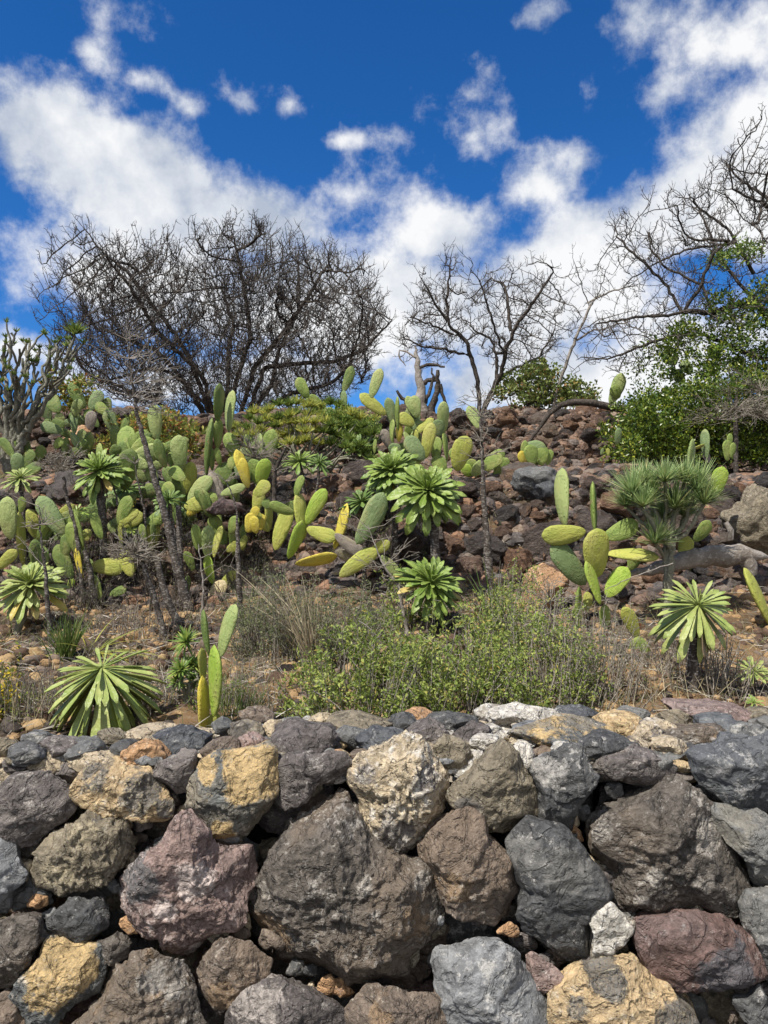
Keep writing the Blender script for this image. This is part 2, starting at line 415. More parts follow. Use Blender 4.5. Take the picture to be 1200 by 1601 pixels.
BIG = [
 ('purple', [(-12,1285),(-10,1250),(0,1240),(20,1217),(53,1210),(77,1212),(97,1223),(110,1247),(118,1267),(113,1287),(90,1300),(67,1313),(33,1313),(0,1300)], .8, [(85,1285,25,1,.5)], (.25,.05)),
 ('ochre', [(117,1250),(123,1227),(143,1203),(173,1195),(207,1198),(230,1207),(243,1223),(263,1237),(275,1257),(272,1277),(257,1285),(227,1292),(197,1287),(177,1277),(147,1273),(123,1262)], 1.8, [(150,1210,30,0,.6),(225,1235,34,0,.7),(265,1265,20,0,.7)], (.1,.1)),
 ('purple', [(235,1210),(253,1190),(283,1177),(307,1175),(310,1193),(305,1220),(297,1243),(273,1240),(253,1227)], 1.2, [], (.1,0)),
 ('ochre2', [(298,1260),(302,1223),(317,1197),(340,1185),(370,1183),(400,1175),(413,1167),(425,1180),(427,1213),(425,1243),(413,1267),(393,1293),(385,1300),(375,1313),(347,1318),(327,1310),(320,1293),(306,1280)], 1.1, [(395,1205,45,0,.9),(325,1200,22,0,.8),(350,1300,28,0,.7),(335,1225,20,0,.3)], (.05,.1)),
 ('olive', [(55,1367),(58,1343),(80,1313),(113,1297),(130,1280),(157,1287),(187,1297),(195,1320),(193,1340),(177,1360),(167,1373),(147,1387),(127,1400),(110,1400),(90,1413),(70,1393),(60,1380)], 2.3, [(95,1360,30,1,.7),(130,1300,28,1,.6)], (.25,.2)),
 ('pale', [(-34,1310),(0,1303),(20,1327),(43,1362),(47,1380),(22,1392),(17,1427),(0,1432),(-34,1430)], .5, [(5,1360,30,1,.5)], (.2,.1)),
 ('charcoal', [(72,1447),(80,1430),(100,1413),(117,1398),(133,1407),(153,1410),(177,1430),(175,1450),(147,1467),(130,1480),(103,1477),(80,1463)], .8, [], (0,0)),
 ('dkbrown', [(-44,1440),(0,1428),(27,1427),(53,1417),(75,1425),(73,1450),(77,1463),(68,1475),(67,1500),(40,1523),(30,1543),(0,1547),(-44,1530)], 1.2, [(15,1455,30,1,.35)], (.1,.1)),
 ('ochre2', [(30,1547),(43,1523),(63,1503),(70,1477),(80,1473),(107,1485),(147,1487),(157,1507),(153,1527),(147,1547),(123,1573),(107,1593),(85,1612),(40,1600),(30,1570)], 1.3, [(95,1510,52,0,.95)], (.05,.1)),
 ('dkbrown', [(147,1487),(153,1473),(177,1463),(197,1463),(210,1477),(200,1493),(180,1505),(160,1507)], 1, [], (.1,.1)),
 ('pink', [(170,1377),(183,1347),(207,1317),(253,1310),(267,1297),(280,1277),(297,1273),(317,1293),(333,1320),(347,1333),(377,1337),(385,1357),(387,1380),(395,1400),(400,1440),(383,1457),(360,1467),(327,1493),(300,1510),(277,1508),(253,1493),(247,1477),(220,1470),(200,1453),(180,1430),(178,1393)], 1.3, [(222,1357,38,0,1.05),(310,1360,42,1,.65),(270,1400,22,1,.7),(250,1440,30,1,.5),(330,1440,50,1,.35),(290,1480,30,1,.5)], (.02,.22)),
 ('dkbrown', [(105,1610),(143,1573),(160,1543),(167,1517),(200,1497),(217,1483),(240,1485),(253,1500),(277,1513),(300,1527),(307,1547),(313,1573),(320,1605),(260,1650),(150,1650)], 1.5, [(245,1520,26,1,.7),(275,1540,14,1,.7)], (.3,.12)),
 ('brown', [(305,1537),(317,1507),(337,1483),(360,1468),(393,1463),(405,1475),(417,1500),(415,1520),(400,1530),(390,1545),(367,1563),(333,1580),(312,1560)], 1.3, [(350,1545,26,0,.8),(385,1490,16,1,.4)], (.3,.1)),
 ('purple', [(340,1590),(355,1570),(385,1550),(410,1527),(420,1523),(450,1530),(485,1530),(510,1550),(535,1570),(543,1600),(520,1640),(380,1650),(340,1620)], .9, [(405,1565,42,1,.85)], (.05,.05)),
 ('purple', [(427,1213),(430,1197),(450,1180),(467,1177),(497,1177),(520,1168),(543,1172),(557,1190),(543,1203),(523,1220),(497,1230),(480,1247),(460,1263),(440,1265),(430,1253)], 1.0, [], (.12,.12)),
 ('cream', [(550,1213),(560,1193),(587,1177),(610,1163),(633,1159),(657,1165),(670,1187),(687,1207),(697,1227),(693,1247),(687,1267),(667,1287),(657,1310),(627,1328),(597,1335),(577,1320),(567,1307),(557,1287),(567,1267),(565,1243),(552,1230)], 2.2, [(660,1215,24,0,.7),(575,1205,18,0,.6),(620,1300,45,0,.65),(600,1290,30,1,.5)], (.2,.3)),
 ('dkbrown', [(387,1367),(390,1320),(407,1287),(440,1270),(487,1258),(530,1257),(543,1273),(553,1293),(570,1313),(577,1328),(597,1337),(613,1350),(633,1363),(653,1357),(667,1370),(673,1400),(677,1430),(675,1463),(667,1490),(647,1510),(650,1530),(630,1538),(610,1530),(573,1527),(547,1517),(527,1507),(497,1510),(463,1517),(423,1517),(417,1480),(400,1440),(393,1407)], 1.3, [(412,1390,20,1,.6),(420,1460,40,0,.75),(640,1430,45,0,.5),(570,1365,20,1,.62),(660,1375,14,1,.9),(440,1340,45,1,.25),(590,1410,20,1,.5)], (.1,.12)),
 ('brown', [(657,1327),(663,1300),(687,1280),(713,1267),(740,1273),(757,1290),(763,1317),(790,1340),(805,1390),(785,1420),(765,1437),(713,1441),(690,1427),(677,1400),(667,1363)], .8, [(705,1370,30,0,.55),(715,1400,20,1,.5)], (.2,.02)),
 ('olive', [(698,1227),(713,1203),(733,1180),(760,1166),(785,1168),(808,1186),(826,1223),(844,1260),(848,1285),(833,1292),(797,1293),(767,1296),(745,1280),(723,1267),(707,1250)], .9, [(730,1260,30,0,.5)], (.15,.15)),
 ('charcoal', [(833,1216),(839,1190),(855,1179),(885,1172),(907,1172),(921,1186),(936,1201),(932,1227),(929,1249),(907,1267),(888,1293),(866,1300),(848,1278),(839,1252)], 1.2, [(860,1205,36,1,.6)], (.05,.2)),
 ('purple', [(930,1208),(940,1190),(965,1179),(995,1168),(1024,1172),(1039,1190),(1052,1197),(1050,1208),(1031,1223),(1009,1232),(987,1227),(969,1221),(943,1225)], .7, [(990,1185,20,1,.4)], (.3,0)),
 ('dkbrown', [(897,1289),(907,1267),(929,1249),(965,1234),(1002,1232),(1031,1238),(1061,1227),(1090,1245),(1112,1271),(1127,1296),(1145,1329),(1160,1373),(1171,1403),(1160,1416),(1130,1421),(1108,1419),(1086,1403),(1061,1412),(1039,1421),(1020,1428),(995,1421),(969,1414),(960,1392),(962,1373),(950,1350),(925,1333),(910,1315)], 1.0, [(1098,1300,30,1,.75),(1085,1360,22,1,.7),(930,1290,34,1,.5),(1010,1350,18,1,.7)], (.1,.15)),
 ('charcoal', [(789,1428),(800,1406),(808,1388),(795,1344),(797,1322),(815,1307),(830,1294),(855,1300),(885,1307),(903,1326),(918,1351),(936,1373),(951,1399),(932,1417),(921,1447),(918,1480),(921,1502),(892,1511),(863,1502),(841,1483),(804,1454)], .7, [(820,1330,35,0,.6),(880,1350,40,0,.8)], (.22,.05)),
 ('white', [(916,1472),(921,1436),(936,1414),(951,1400),(960,1406),(980,1421),(1000,1436),(998,1454),(980,1469),(962,1487),(958,1513),(936,1515),(918,1502)], .5, [(930,1500,22,0,.9),(985,1425,20,0,.5)], (.2,.1)),
 ('red', [(1004,1480),(1004,1439),(1024,1432),(1053,1421),(1083,1425),(1112,1423),(1138,1425),(1156,1443),(1167,1469),(1182,1498),(1189,1527),(1167,1553),(1149,1557),(1127,1568),(1090,1560),(1068,1549),(1046,1542),(1020,1520),(1013,1502)], .7, [(1130,1510,55,0,.8),(1125,1480,18,1,.5)], (.15,.08)),
 ('grey', [(1166,1425),(1175,1403),(1200,1398),(1240,1405),(1245,1500),(1215,1530),(1195,1525),(1180,1490),(1170,1455)], .8, [], (.1,.1)),
 ('ochre', [(863,1590),(873,1553),(888,1535),(907,1516),(936,1515),(962,1516),(995,1513),(1002,1524),(1024,1542),(1053,1557),(1083,1571),(1112,1590),(1130,1610),(1060,1660),(900,1660),(862,1620)], .9, [(945,1522,30,0,.85),(1050,1590,45,0,.8),(895,1560,22,0,.6)], (.1,.2)),
 ('pale', [(675,1507),(680,1490),(700,1477),(733,1468),(760,1460),(789,1453),(815,1480),(817,1513),(833,1549),(855,1579),(868,1605),(840,1650),(720,1650),(700,1601),(695,1577),(685,1550),(676,1525)], .55, [(800,1500,26,0,.6)], (.12,.12)),
 ('pink', [(819,1516),(821,1498),(837,1494),(866,1513),(886,1531),(881,1546),(859,1553),(848,1565),(837,1546)], .7, [], (.3,.1)),
 ('brown', [(540,1600),(553,1573),(580,1550),(613,1543),(643,1547),(673,1560),(690,1580),(697,1605),(660,1650),(560,1650)], .9, [(600,1580,30,0,.6)], (.3,.1)),
 ('blue', [(1050,1168),(1075,1161),(1112,1161),(1145,1153),(1200,1139),(1260,1135),(1270,1260),(1200,1276),(1165,1273),(1130,1266),(1108,1262),(1090,1238),(1064,1201)], .6, [(1110,1190,28,1,.5),(1090,1215,35,0,.6),(1180,1215,30,1,.35)], (.1,.1)),
 ('grey', [(1106,1262),(1130,1264),(1163,1271),(1200,1274),(1260,1280),(1260,1400),(1200,1392),(1165,1366),(1140,1325)], .7, [(1150,1290,40,0,.5)], (.2,.15)),
 ('charcoal', [(1140,1562),(1165,1555),(1190,1530),(1203,1560),(1230,1600),(1200,1618),(1175,1602),(1158,1585)], .7, [], (.1,.1)),
 ('brown', [(-34,1572),(0,1562),(28,1560),(45,1600),(30,1640),(-34,1640)], 1.2, [], (.3,.1)),
 ('cream', [(903,1318),(925,1335),(953,1352),(962,1388),(950,1402),(935,1385),(920,1352)], .6, [(945,1370,30,0,.5)], (.3,.1)),
 ('orange', [(884,1296),(896,1288),(908,1300),(912,1316),(900,1316),(888,1308)], 1.2, [], (.2,.1)),
 ('dkbrown', [(60,1290),(92,1306),(84,1322),(60,1345),(40,1352),(22,1325),(15,1305)], 1.2, [], (.1,.0)),
 ('charcoal', [(15,1395),(50,1372),(70,1390),(90,1412),(70,1425),(40,1420),(18,1425)], 1.2, [], (.0,.0)),
]
for i, (mat, poly, rough, pt, w0) in enumerate(BIG):
    small = len(poly) < 9
    wall_stone(poly, mat, i, rough=rough, patches=pt, w0=w0, dd=(.05 if i >= len(BIG) - 4 else 0.0), front=.5 if len(poly) > 15 else .6)
# stones set deeper in the wall: seen as dark shapes in the joints; and courses outside the frame
def rand_poly(cx, cy, rx, ry, rng):
    n = rng.integers(8, 12); a = np.sort(rng.uniform(0, 2 * math.pi, n) * .3 + np.linspace(0, 2 * math.pi, n, endpoint=False) * 1.0)
    return [(cx + rx * math.cos(t) * rng.uniform(.82, 1.1), cy + ry * math.sin(t) * rng.uniform(.82, 1.1)) for t in a]
rw = np.random.default_rng(21)
kinds = ['dkbrown', 'charcoal', 'purple', 'brown', 'grey', 'olive', 'red', 'dkbrown', 'ochre2']
k = 100
for gy in np.arange(1270, 1620, 62):
    for gx in np.arange(-40, 1250, 78):
        k += 1; x = gx + rw.uniform(-20, 20); y = gy + rw.uniform(-15, 15)
        wall_stone(rand_poly(x, y, rw.uniform(44, 58), rw.uniform(36, 46), rw), kinds[k % 7], k, n=10, dd=.14, name='stone')
# small chinking stones wedged in the joints
for j in range(190):
    k += 1; x = rw.uniform(-20, 1220); y = rw.uniform(1225, 1610); r_ = rw.uniform(9, 20)
    wall_stone(rand_poly(x, y, r_ * rw.uniform(1, 1.4), r_, rw), ['dkbrown', 'brown', 'olive', 'grey', 'purple', 'cream', 'charcoal', 'orange', 'pale'][k % 9], k, n=6, dd=rw.uniform(.03, .08), cuts=10, w0=(.2, .2), name='stone')
for side in (-1, 1):
    for gy in np.arange(1215, 1950, 112):
        for gx in np.arange(0, 900, 150):
            k += 1; x = (-130 - gx if side < 0 else 1340 + gx) + rw.uniform(-14, 14); y = gy + rw.uniform(-12, 12)
            wall_stone(rand_poly(x, y, rw.uniform(70, 84), rw.uniform(52, 64), rw), kinds[k % 9], k, n=14, w0=(.15, .1))
for gx in np.arange(-60, 1290, 150):
    for gy in (1705, 1820, 1935):
        k += 1; wall_stone(rand_poly(gx + rw.uniform(-14, 14), gy, rw.uniform(72, 84), rw.uniform(55, 66), rw), kinds[k % 9], k, n=12, w0=(.15, .1))
# rubble core behind the faces, plus a dark block painted as joint shade
def box_mesh(name, x0, x1, y0, y1, z0, z1):
    V = [(x, y, z) for x in (x0, x1) for y in (y0, y1) for z in (z0, z1)]
    return mesh_np(name, V, [[0, 1, 3, 2], [4, 6, 7, 5], [0, 4, 5, 1], [2, 3, 7, 6], [0, 2, 6, 4], [1, 5, 7, 3]])
def back_edge(x): return np.interp(x, [-1.3, -.95, -.55, -.28, 0, .6, 2], [2.14, 2.16, 2.24, 2.36, 2.44, 2.46, 2.46])
def core():
    s = NT('rubble_fill', .95, .1); n = s.noise(14, 6, .7)
    c = s.mix(s.ss(n, .4, .6), (.16, .13, .10), (.42, .37, .30)); m = s.done(c, s.bump(s.noise(50, 5, .7), 1, .02))
    xs = np.arange(-3.0, 3.01, .03); ys = np.arange(2.13, 2.56, .03); X, Y = np.meshgrid(xs, ys, indexing='ij'); x = X.ravel(); y = Y.ravel()
    z = CZ - .705 + .03 * fbm(np.stack([x * 4, y * 4, x * 0], 1), 4) - .08 * np.clip((2.22 - y) / .1, 0, 1) - .22 * np.clip((y - back_edge(x)) / .05, 0, 1)
    a, b = X.shape; I = np.arange(a * b).reshape(a, b); V = np.stack([x, y, z], 1); Q = np.stack([I[:-1, :-1], I[1:, :-1], I[1:, 1:], I[:-1, 1:]], -1).reshape(-1, 4)
    o = link('rubble_core', mesh_np('core', V - np.array(wall.location), Q, smooth=True), m, wall)
    dk = NT('joint_shade', .95, .05).offset_by_object(); dk.done(dk.mix(dk.noise(12, 5, .6), (.02, .018, .016), (.07, .06, .05)), dk.bump(dk.noise(30, 4, .7), 1, .02))
    link('shade_backing', box_mesh('shade_backing', -3, 3, 2.24 - 2.1, 2.40 - 2.1, -.1, CZ - .76), dk.m, wall)  # near-black block: the deep shade of open joints put into its colour
core()
# top course: smaller stones on and along the crest of the wall
TOP = [(5,1168,18,20,'olive'),(45,1174,30,14,'charcoal'),(98,1167,36,17,'purple'),(28,1192,24,13,'purple'),(75,1193,33,18,'cream'),(132,1171,27,17,'grey'),
 (152,1188,44,20,'cream'),(103,1205,27,15,'purple'),(225,1181,34,25,'orange'),(195,1169,20,13,'charcoal'),(285,1159,42,22,'blue'),(240,1143,42,13,'cream'),
 (175,1150,24,11,'olive'),(345,1170,29,22,'brown'),(345,1135,18,14,'grey'),(385,1143,30,18,'olive'),(393,1166,24,20,'pink'),(400,1118,27,15,'brown'),
 (470,1153,54,32,'purple'),(551,1150,26,18,'grey'),(560,1127,48,14,'olive'),(602,1158,40,24,'blue'),(632,1127,24,12,'charcoal'),(661,1149,34,23,'purple'),
 (702,1172,31,23,'olive'),(738,1147,32,18,'purple'),(705,1129,37,16,'charcoal'),(655,1117,24,10,'orange'),(800,1116,36,16,'white'),(842,1122,34,17,'white'),(830,1138,26,12,'pale'),
 (875,1147,72,25,'ochre2'),(900,1118,34,18,'blue'),(945,1167,44,24,'charcoal'),(963,1134,38,22,'ochre'),(985,1117,26,14,'grey'),(1022,1145,32,22,'cream'),
 (1108,1112,64,18,'pink'),(1122,1138,44,20,'blue'),(1088,1149,48,19,'dkbrown'),(1180,1118,26,14,'olive'),(1165,1146,34,17,'grey'),(1052,1124,26,15,'olive'),
 (770,1113,26,12,'white'),(20,1222,26,10,'white'),(112,1222,14,18,'white'),(525,1186,16,14,'orange'),(725,1200,20,18,'white'),(815,1185,22,22,'white'),(760,1158,26,12,'white'),
 (925,1196,22,12,'dkbrown'),(1045,1165,24,14,'cream'),(320,1150,16,10,'cream'),(150,1212,22,12,'cream'),(200,1198,18,10,'olive'),(430,1140,20,14,'cream'),(1210,1130,30,14,'grey'),(60,1150,24,10,'grey'),
 (240,1163,20,10,'cream'),(505,1122,20,9,'cream'),(620,1172,20,12,'dkbrown'),(685,1192,18,10,'white'),(888,1172,24,12,'white'),(990,1160,22,10,'cream'),(10,1206,20,12,'cream')]
ry_ = np.random.default_rng(55)
for gx in list(np.arange(-10, 1210, 26)) + list(np.arange(-700, -10, 44)) + list(np.arange(1236, 1900, 44)):
    e = np.interp(gx, [0, 120, 350, 450, 1200], [1160, 1150, 1135, 1120, 1112])
    for gy in np.arange(e + 2, 1212, 17):
        TOP.append((gx + ry_.uniform(-9, 9), gy + ry_.uniform(-5, 5), ry_.uniform(11, 20), ry_.uniform(6, 10), ['olive', 'cream', 'brown', 'purple', 'white', 'cream', 'cream', 'grey', 'pale', 'ochre', 'white'][ry_.integers(11)], .018))
for i, (cx, cy, rx, ry, mat, *sink) in enumerate(TOP):
    rng = np.random.default_rng(900 + i)
    n = int(np.clip(rx * .5, 7, 20)); V, Q = cube_sphere(n)
    d = float(np.clip(.655 * F / (cy - 800), 1.95, 2.55)); m = d / F
    if cy > 1180: d = 2.03
    S = cut(V, rng, 10, .62, .92); o = rng.uniform(0, 60, 3)
    q = S * (1 + .14 * fbm(S * 1.5 + o, 3) + .10 * ridged(S * 3.2 + o, 3))[:, None]
    Lc = q * np.array([rx * m * 1.12, rx * m * rng.uniform(.75, 1.0), ry * m * 1.15])
    a = rng.uniform(-.12, .12); ca, sa = math.cos(a), math.sin(a)
    Lc = Lc @ np.array([[ca, 0, -sa], [0, 1, 0], [sa, 0, ca]])
    W = np.zeros((len(V), 3)); W[:, 0] = rng.choice([0, .1, .35]); W[:, 1] = rng.choice([0, .1, .3])
    if mat == 'ochre2': W[:, 0] = .45
    pos = P(cx, cy + ry * .15, d); pos.z -= sink[0] if sink else 0
    link('stone', mesh_np('top_stone', Lc, Q, smooth=True, attr={'pat': W}), MS[mat], wall, pos - Vector(wall.location))
def scatter_rocks(name, pts, sizes, mat, parent=None, n=2, variants=6, seed=0, smooth=False):
    """many small rocks joined into ONE mesh"""
    rng = np.random.default_rng(seed); prot = [rock_free(seed * 50 + i, n) for i in range(variants)]
    VV = []; QQ = []; b = 0
    for p, s in zip(pts, sizes):
        V, Q = prot[rng.integers(variants)]; a = rng.uniform(0, 6.28); c, s_ = math.cos(a), math.sin(a); t = rng.uniform(-.6, .6); ct, st = math.cos(t), math.sin(t)
        R = np.array([[c, -s_, 0], [s_, c, 0], [0, 0, 1]]) @ np.array([[1, 0, 0], [0, ct, -st], [0, st, ct]])
        VV.append((V * s) @ R.T + p); QQ.append(Q + b); b += len(V)
    me = mesh_np(name, np.concatenate(VV), np.concatenate(QQ), smooth=smooth)
    return tag(link(name, me, mat, parent), kind='stuff')
def pebble_mat(name, stops, spec=.15):
    s = NT(name, .93, spec); c = s.ramp(s.island(), stops, 'CONSTANT'); n = s.noise(60, 5, .7)
    c = s.mix(s.ss(n, .35, .65, 0, .6), c, s.mix(1.0, c, (.45, .42, .4), 'MULTIPLY')); return s.done(c, s.bump(s.noise(120, 4, .7), .8, .006))
M_PEB = pebble_mat('pale_pebbles', [(0, (.36, .31, .24)), (.25, (.15, .13, .12)), (.45, (.46, .41, .33)), (.6, (.24, .19, .14)), (.8, (.09, .09, .095)), (.93, (.60, .56, .48))])
pts = np.stack([rw.uniform(-2.6, 2.6, 2600), rw.uniform(2.10, 2.55, 2600), np.full(2600, 0.)], 1)
pts = pts[pts[:, 1] < back_edge(pts[:, 0]) + .01]; pts[:, 2] = CZ - .690 + rw.uniform(-.02, .015, len(pts))
lw = Vector(wall.location)
scatter_rocks('rubble_fill', pts - np.array(lw), (.005 + .026 * rw.random(len(pts)) ** 3), M_PEB, wall, 3, seed=4)
# ================================================================ TERRACE BANKS OF LAVA RUBBLE
def lava_mat(name, stops, isl=False):
    s = NT(name, .9, .15)
    if isl: s._v = s.tc.outputs['Object']; r = s.island()
    else: s.offset_by_object(); r = s.rand
    c = s.ramp(r, stops); sc = 1.0 if isl else .12
    n = s.noise(14 * sc * (1 if not isl else 1), 6, .65); n2 = s.noise(45 * sc, 5, .7); n3 = s.noise(6 * sc, 4, .6)
    c = s.mix(s.ss(n, .4, .65, 0, .75), c, s.mix(1., c, (.36, .33, .32), 'MULTIPLY'))
    c = s.mix(s.ss(n3, .56, .66, 0, .5), c, (.30, .175, .10)); c = s.mix(s.ss(n2, .56, .72, 0, .6), c, (.36, .29, .22))
    d = .10 if not isl else .02
    return s.done(c, s.bump(s.math('ADD', n, n2), 1, d))
LAVA = [(0, (.085, .080, .078)), (.25, (.15, .122, .108)), (.45, (.22, .155, .120)), (.6, (.34, .20, .125)), (.75, (.16, .145, .14)), (.9, (.24, .19, .15)), (1, (.36, .26, .19))]
M_LAVA = lava_mat('lava_rock', LAVA); M_LAVA_J = lava_mat('lava_rock_small', LAVA, True)
LAVA3 = [(0, (.12, .085, .07)), (.3, (.21, .140, .105)), (.6, (.30, .195, .135)), (.8, (.18, .155, .14)), (1, (.36, .27, .20))]
M_LAVA3 = lava_mat('red_lava_rock', LAVA3); M_LAVA3_J = lava_mat('red_lava_rock_small', LAVA3, True)
ROCKV = [mesh_np('lava_rock', *rock_free(300 + i, 11, 1.7, *(RNG.uniform(.85, 1.2), RNG.uniform(.75, 1), RNG.uniform(.65, .9))), smooth=True) for i in range(14)]
def bank(name, label, y0, y1, x0, x1, n_big, n_small, smin, smax, mat, matj, seed, ylo=None):
    rng = np.random.default_rng(seed); w = empty(name, ((x0 + x1) / 2, y0, tz((x0 + x1) / 2, y0)), label, 'wall')
    L0 = Vector(w.location); pts = []; sizes = []
    tries = 0
    while len(pts) < n_big and tries < n_big * 60:
        tries += 1
        x = rng.uniform(x0, x1); y = rng.uniform(y0, y1); s = smin + (smax - smin) * rng.random() ** 1.8
        if len(pts) > n_big * .4: s = smin + (smax - smin) * .45 * rng.random()
        z = tz(x, y); p = np.array([x, y, z])
        if pts:
            d = np.linalg.norm(np.array(pts) - p, axis=1)
            if (d < (np.array(sizes) + s) * .80).any(): continue
        pts.append(p); sizes.append(s)
    for p, s in zip(pts, sizes):
        me = ROCKV[rng.integers(len(ROCKV))]
        o = link('stone', me, mat, w, Vector(p) + Vector((0, -.02, .01)) - L0)
        o.rotation_euler = (rng.uniform(-.5, .5), rng.uniform(-.5, .5), rng.uniform(0, 6.28)); o.scale = (s * 1.12, s * 1.12, s)
        o.scale = (s * rng.uniform(1, 1.3), s * rng.uniform(.95, 1.2), s * rng.uniform(.8, 1.1))
    q = np.stack([rng.uniform(x0, x1, n_small), rng.uniform(y0 - .15, y1 + .75, n_small), np.zeros(n_small)], 1); q[:, 2] = terr(q[:, 0], q[:, 1]) + .01
    scatter_rocks('small_stones', q - np.array(L0), smin * (.3 + 1.1 * rng.random(n_small) ** 1.3), matj, w, 3, seed=seed)
    return w
for m_ in (M_LAVA, M_LAVA3): pass
bank('terrace_wall', 'collapsed terrace wall of dark red-brown lava rubble across the middle of the hillside', 4.93, 5.85, -2.9, 3.4, 290, 5600, .060, .205, M_LAVA, M_LAVA_J, 5)
bank('terrace_wall', 'upper terrace wall of small reddish lava stones just under the crest of the hill', 8.1, 9.0, -1.6, 4.2, 270, 3600, .07, .18, M_LAVA3, M_LAVA3_J, 6)
bank('terrace_wall', 'low rubble bank behind the grey cacti at the left end of the hill crest', 8.1, 9.0, -5.4, -1.75, 110, 700, .07, .17, M_LAVA3, M_LAVA3_J, 8)
# the pale boulder at the right end of the terrace wall
def free_boulder(px, py, d, rx, ry, mat, label, seed, name='boulder', group=None, n=20, w=(.2, .2)):
    rng = np.random.default_rng(seed); V, Q = cube_sphere(n); S = cut(V, rng, 10, .62, .9); o = rng.uniform(0, 60, 3); m = d / F
    q = S * (1 + .16 * fbm(S * 1.5 + o, 3) + .13 * ridged(S * 3.2 + o, 3) + .03 * fbm(S * 9 + o, 2))[:, None] * np.array([rx * m, rx * m * .8, ry * m])
    W = np.zeros((len(V), 3)); W[:, 0] = w[0]; W[:, 1] = w[1]
    o_ = link(name, mesh_np(name, q, Q, smooth=True, attr={'pat': W}), MS[mat], None, P(px, py, d))
    return tag(o_, label, 'rock', group)
free_boulder(1182, 812, 4.75, 50, 54, 'olive', 'large pale tan cracked boulder at the right end of the terrace wall', 71)
free_boulder(352, 792, 5.1, 30, 14, 'red', 'smooth reddish stone lying under the tall twin-padded cactus', 72, n=12)
free_boulder(125, 655+32, 7.8, 30, 22, 'orange', 'orange-brown rock among the grey cacti on the upper left bank', 73, n=12)
free_boulder(837, 750, 5.55, 36, 22, 'grey', 'smooth grey block on top of the terrace wall below the hooded cactus', 74, n=12)
free_boulder(848, 762, 5.45, 20, 18, 'blue', 'blue-black angular rock in the upper part of the terrace wall', 75, n=10)
free_boulder(850, 925, 4.6, 36, 42, 'orange', 'orange-tan rock standing at the foot of the terrace wall behind the green shrubs', 76, n=14)
# loose rocks and litter on the lower slope
rl = np.random.default_rng(77)
s = MS
LMK = [((160, 1060), 'the drooping aeonium'), ((335, 1020), 'the upright front cactus'), ((50, 915), 'the left edge aeonium'), ((103, 1020), 'the dark grass clump'), ((492, 950), 'the straw fan'), ((560, 1050), 'the central green mound'),
       ((672, 912), 'the low bright aeonium'), ((1090, 960), 'the star-shaped aeonium'), ((900, 930), 'the sprawling cactus'), ((212, 870), 'the ball of dry stalks'), ((370, 930), 'the pale-ringed stem'), ((432, 1000), 'the dull grey-green shrub'), ((950, 1060), 'the grey dry undergrowth')]
def loose(px, py, r, mat, seed, label, group):
    q = min(LMK, key=lambda k: (k[0][0] - px) ** 2 + (k[0][1] - py) ** 2); dx, dy = px - q[0][0], py - q[0][1]
    rel = ('left of' if dx < 0 else 'right of') if abs(dx) > abs(dy) else ('uphill of' if dy < 0 else 'downhill of')
    label = '%s %s rock lying on the slope %s%s %s' % ('bigger' if r >= 12 else ('small' if r < 10 else 'middling'), {'ochre': 'ochre', 'dark': 'dark grey', 'rust': 'rusty red'}[mat], 'well ' if abs(dx) + abs(dy) > 75 else 'just ', rel, q[1])
    p = hit(px, py); m = p.y / F; me_i = ROCKV[seed % len(ROCKV)]
    o = bpy.data.objects.new('loose_rock', me_i.copy() if False else LOOSE[(seed % 6, mat)]); COL.objects.link(o)
    o.location = p + Vector((0, 0, r * m * .25)); o.scale = (r * m * rl.uniform(.9, 1.3), r * m, r * m * rl.uniform(.6, .9)); o.rotation_euler = (rl.uniform(-.3, .3), rl.uniform(-.3, .3), rl.uniform(0, 6))
    tag(o, label, 'rock', group)
def soft_rock_mat(name, a, b, c_):
    s = NT(name, .94, .1).offset_by_object(); n = s.noise(1.5, 6, .65); n2 = s.noise(5, 5, .7)
    c = s.mix(s.ss(n, .38, .62), a, b); c = s.mix(s.ss(n2, .5, .68), c, c_); return s.done(c, s.bump(s.math('ADD', n, n2), 1, .12))
LM = dict(ochre=soft_rock_mat('ochre_rock', (.42, .25, .10), (.26, .14, .07), (.52, .36, .20)), dark=soft_rock_mat('dark_rock', (.10, .075, .065), (.06, .055, .055), (.18, .13, .10)),
          rust=soft_rock_mat('rust_rock', (.27, .12, .06), (.15, .075, .05), (.36, .22, .13)))
LOOSE = {}
for i in range(6):
    for k_, m_ in LM.items():
        me = ROCKV[i * 2].copy(); me.materials.clear(); me.materials.append(m_); LOOSE[(i, k_)] = me
OC = [(40,980,14),(15,940,12),(60,975,9),(120,1075,13),(85,1065,11),(60,1060,10),(182,1008,14),(205,1010,10),(155,990,12),(195,975,10),(170,960,8),(262,1018,13),(230,965,10),(290,1070,9),(375,1030,14),(405,1037,8),(430,1040,12),(450,1045,10),(445,1012,9),(475,1025,9),
      (560,985,9),(545,990,8),(625,978,10),(640,985,12),(735,965,13),(745,985,10),(765,985,12),(720,980,9),(430,1070,9),(590,1005,9),(100,1090,12),(35,1095,10),(1000,1030,10),(960,1085,13),(990,1090,9),(1145,1080,12),(25,1075,8),(140,1095,9),(250,990,9),(305,985,9),(350,940,12),(170,1085,9)]
for i, (x, y, r) in enumerate(OC): loose(x, y, r, 'ochre', i, 'loose ochre rock lying on the lower slope among dry litter', 'loose ochre rocks on the slope')
DK = [(455,1055,16),(415,1010,9),(25,1010,12),(300,1045,9),(335,1005,8),(210,1080,9),(595,960,9),(715,940,11),(690,985,9),(900,980,12),(930,1040,14),(880,950,10),(1010,1075,12),(1060,1010,12),(640,1000,9),(470,985,9),(380,985,8),(110,960,10),(160,930,10),(220,925,11),(290,930,9),(330,915,9),(400,920,9)]
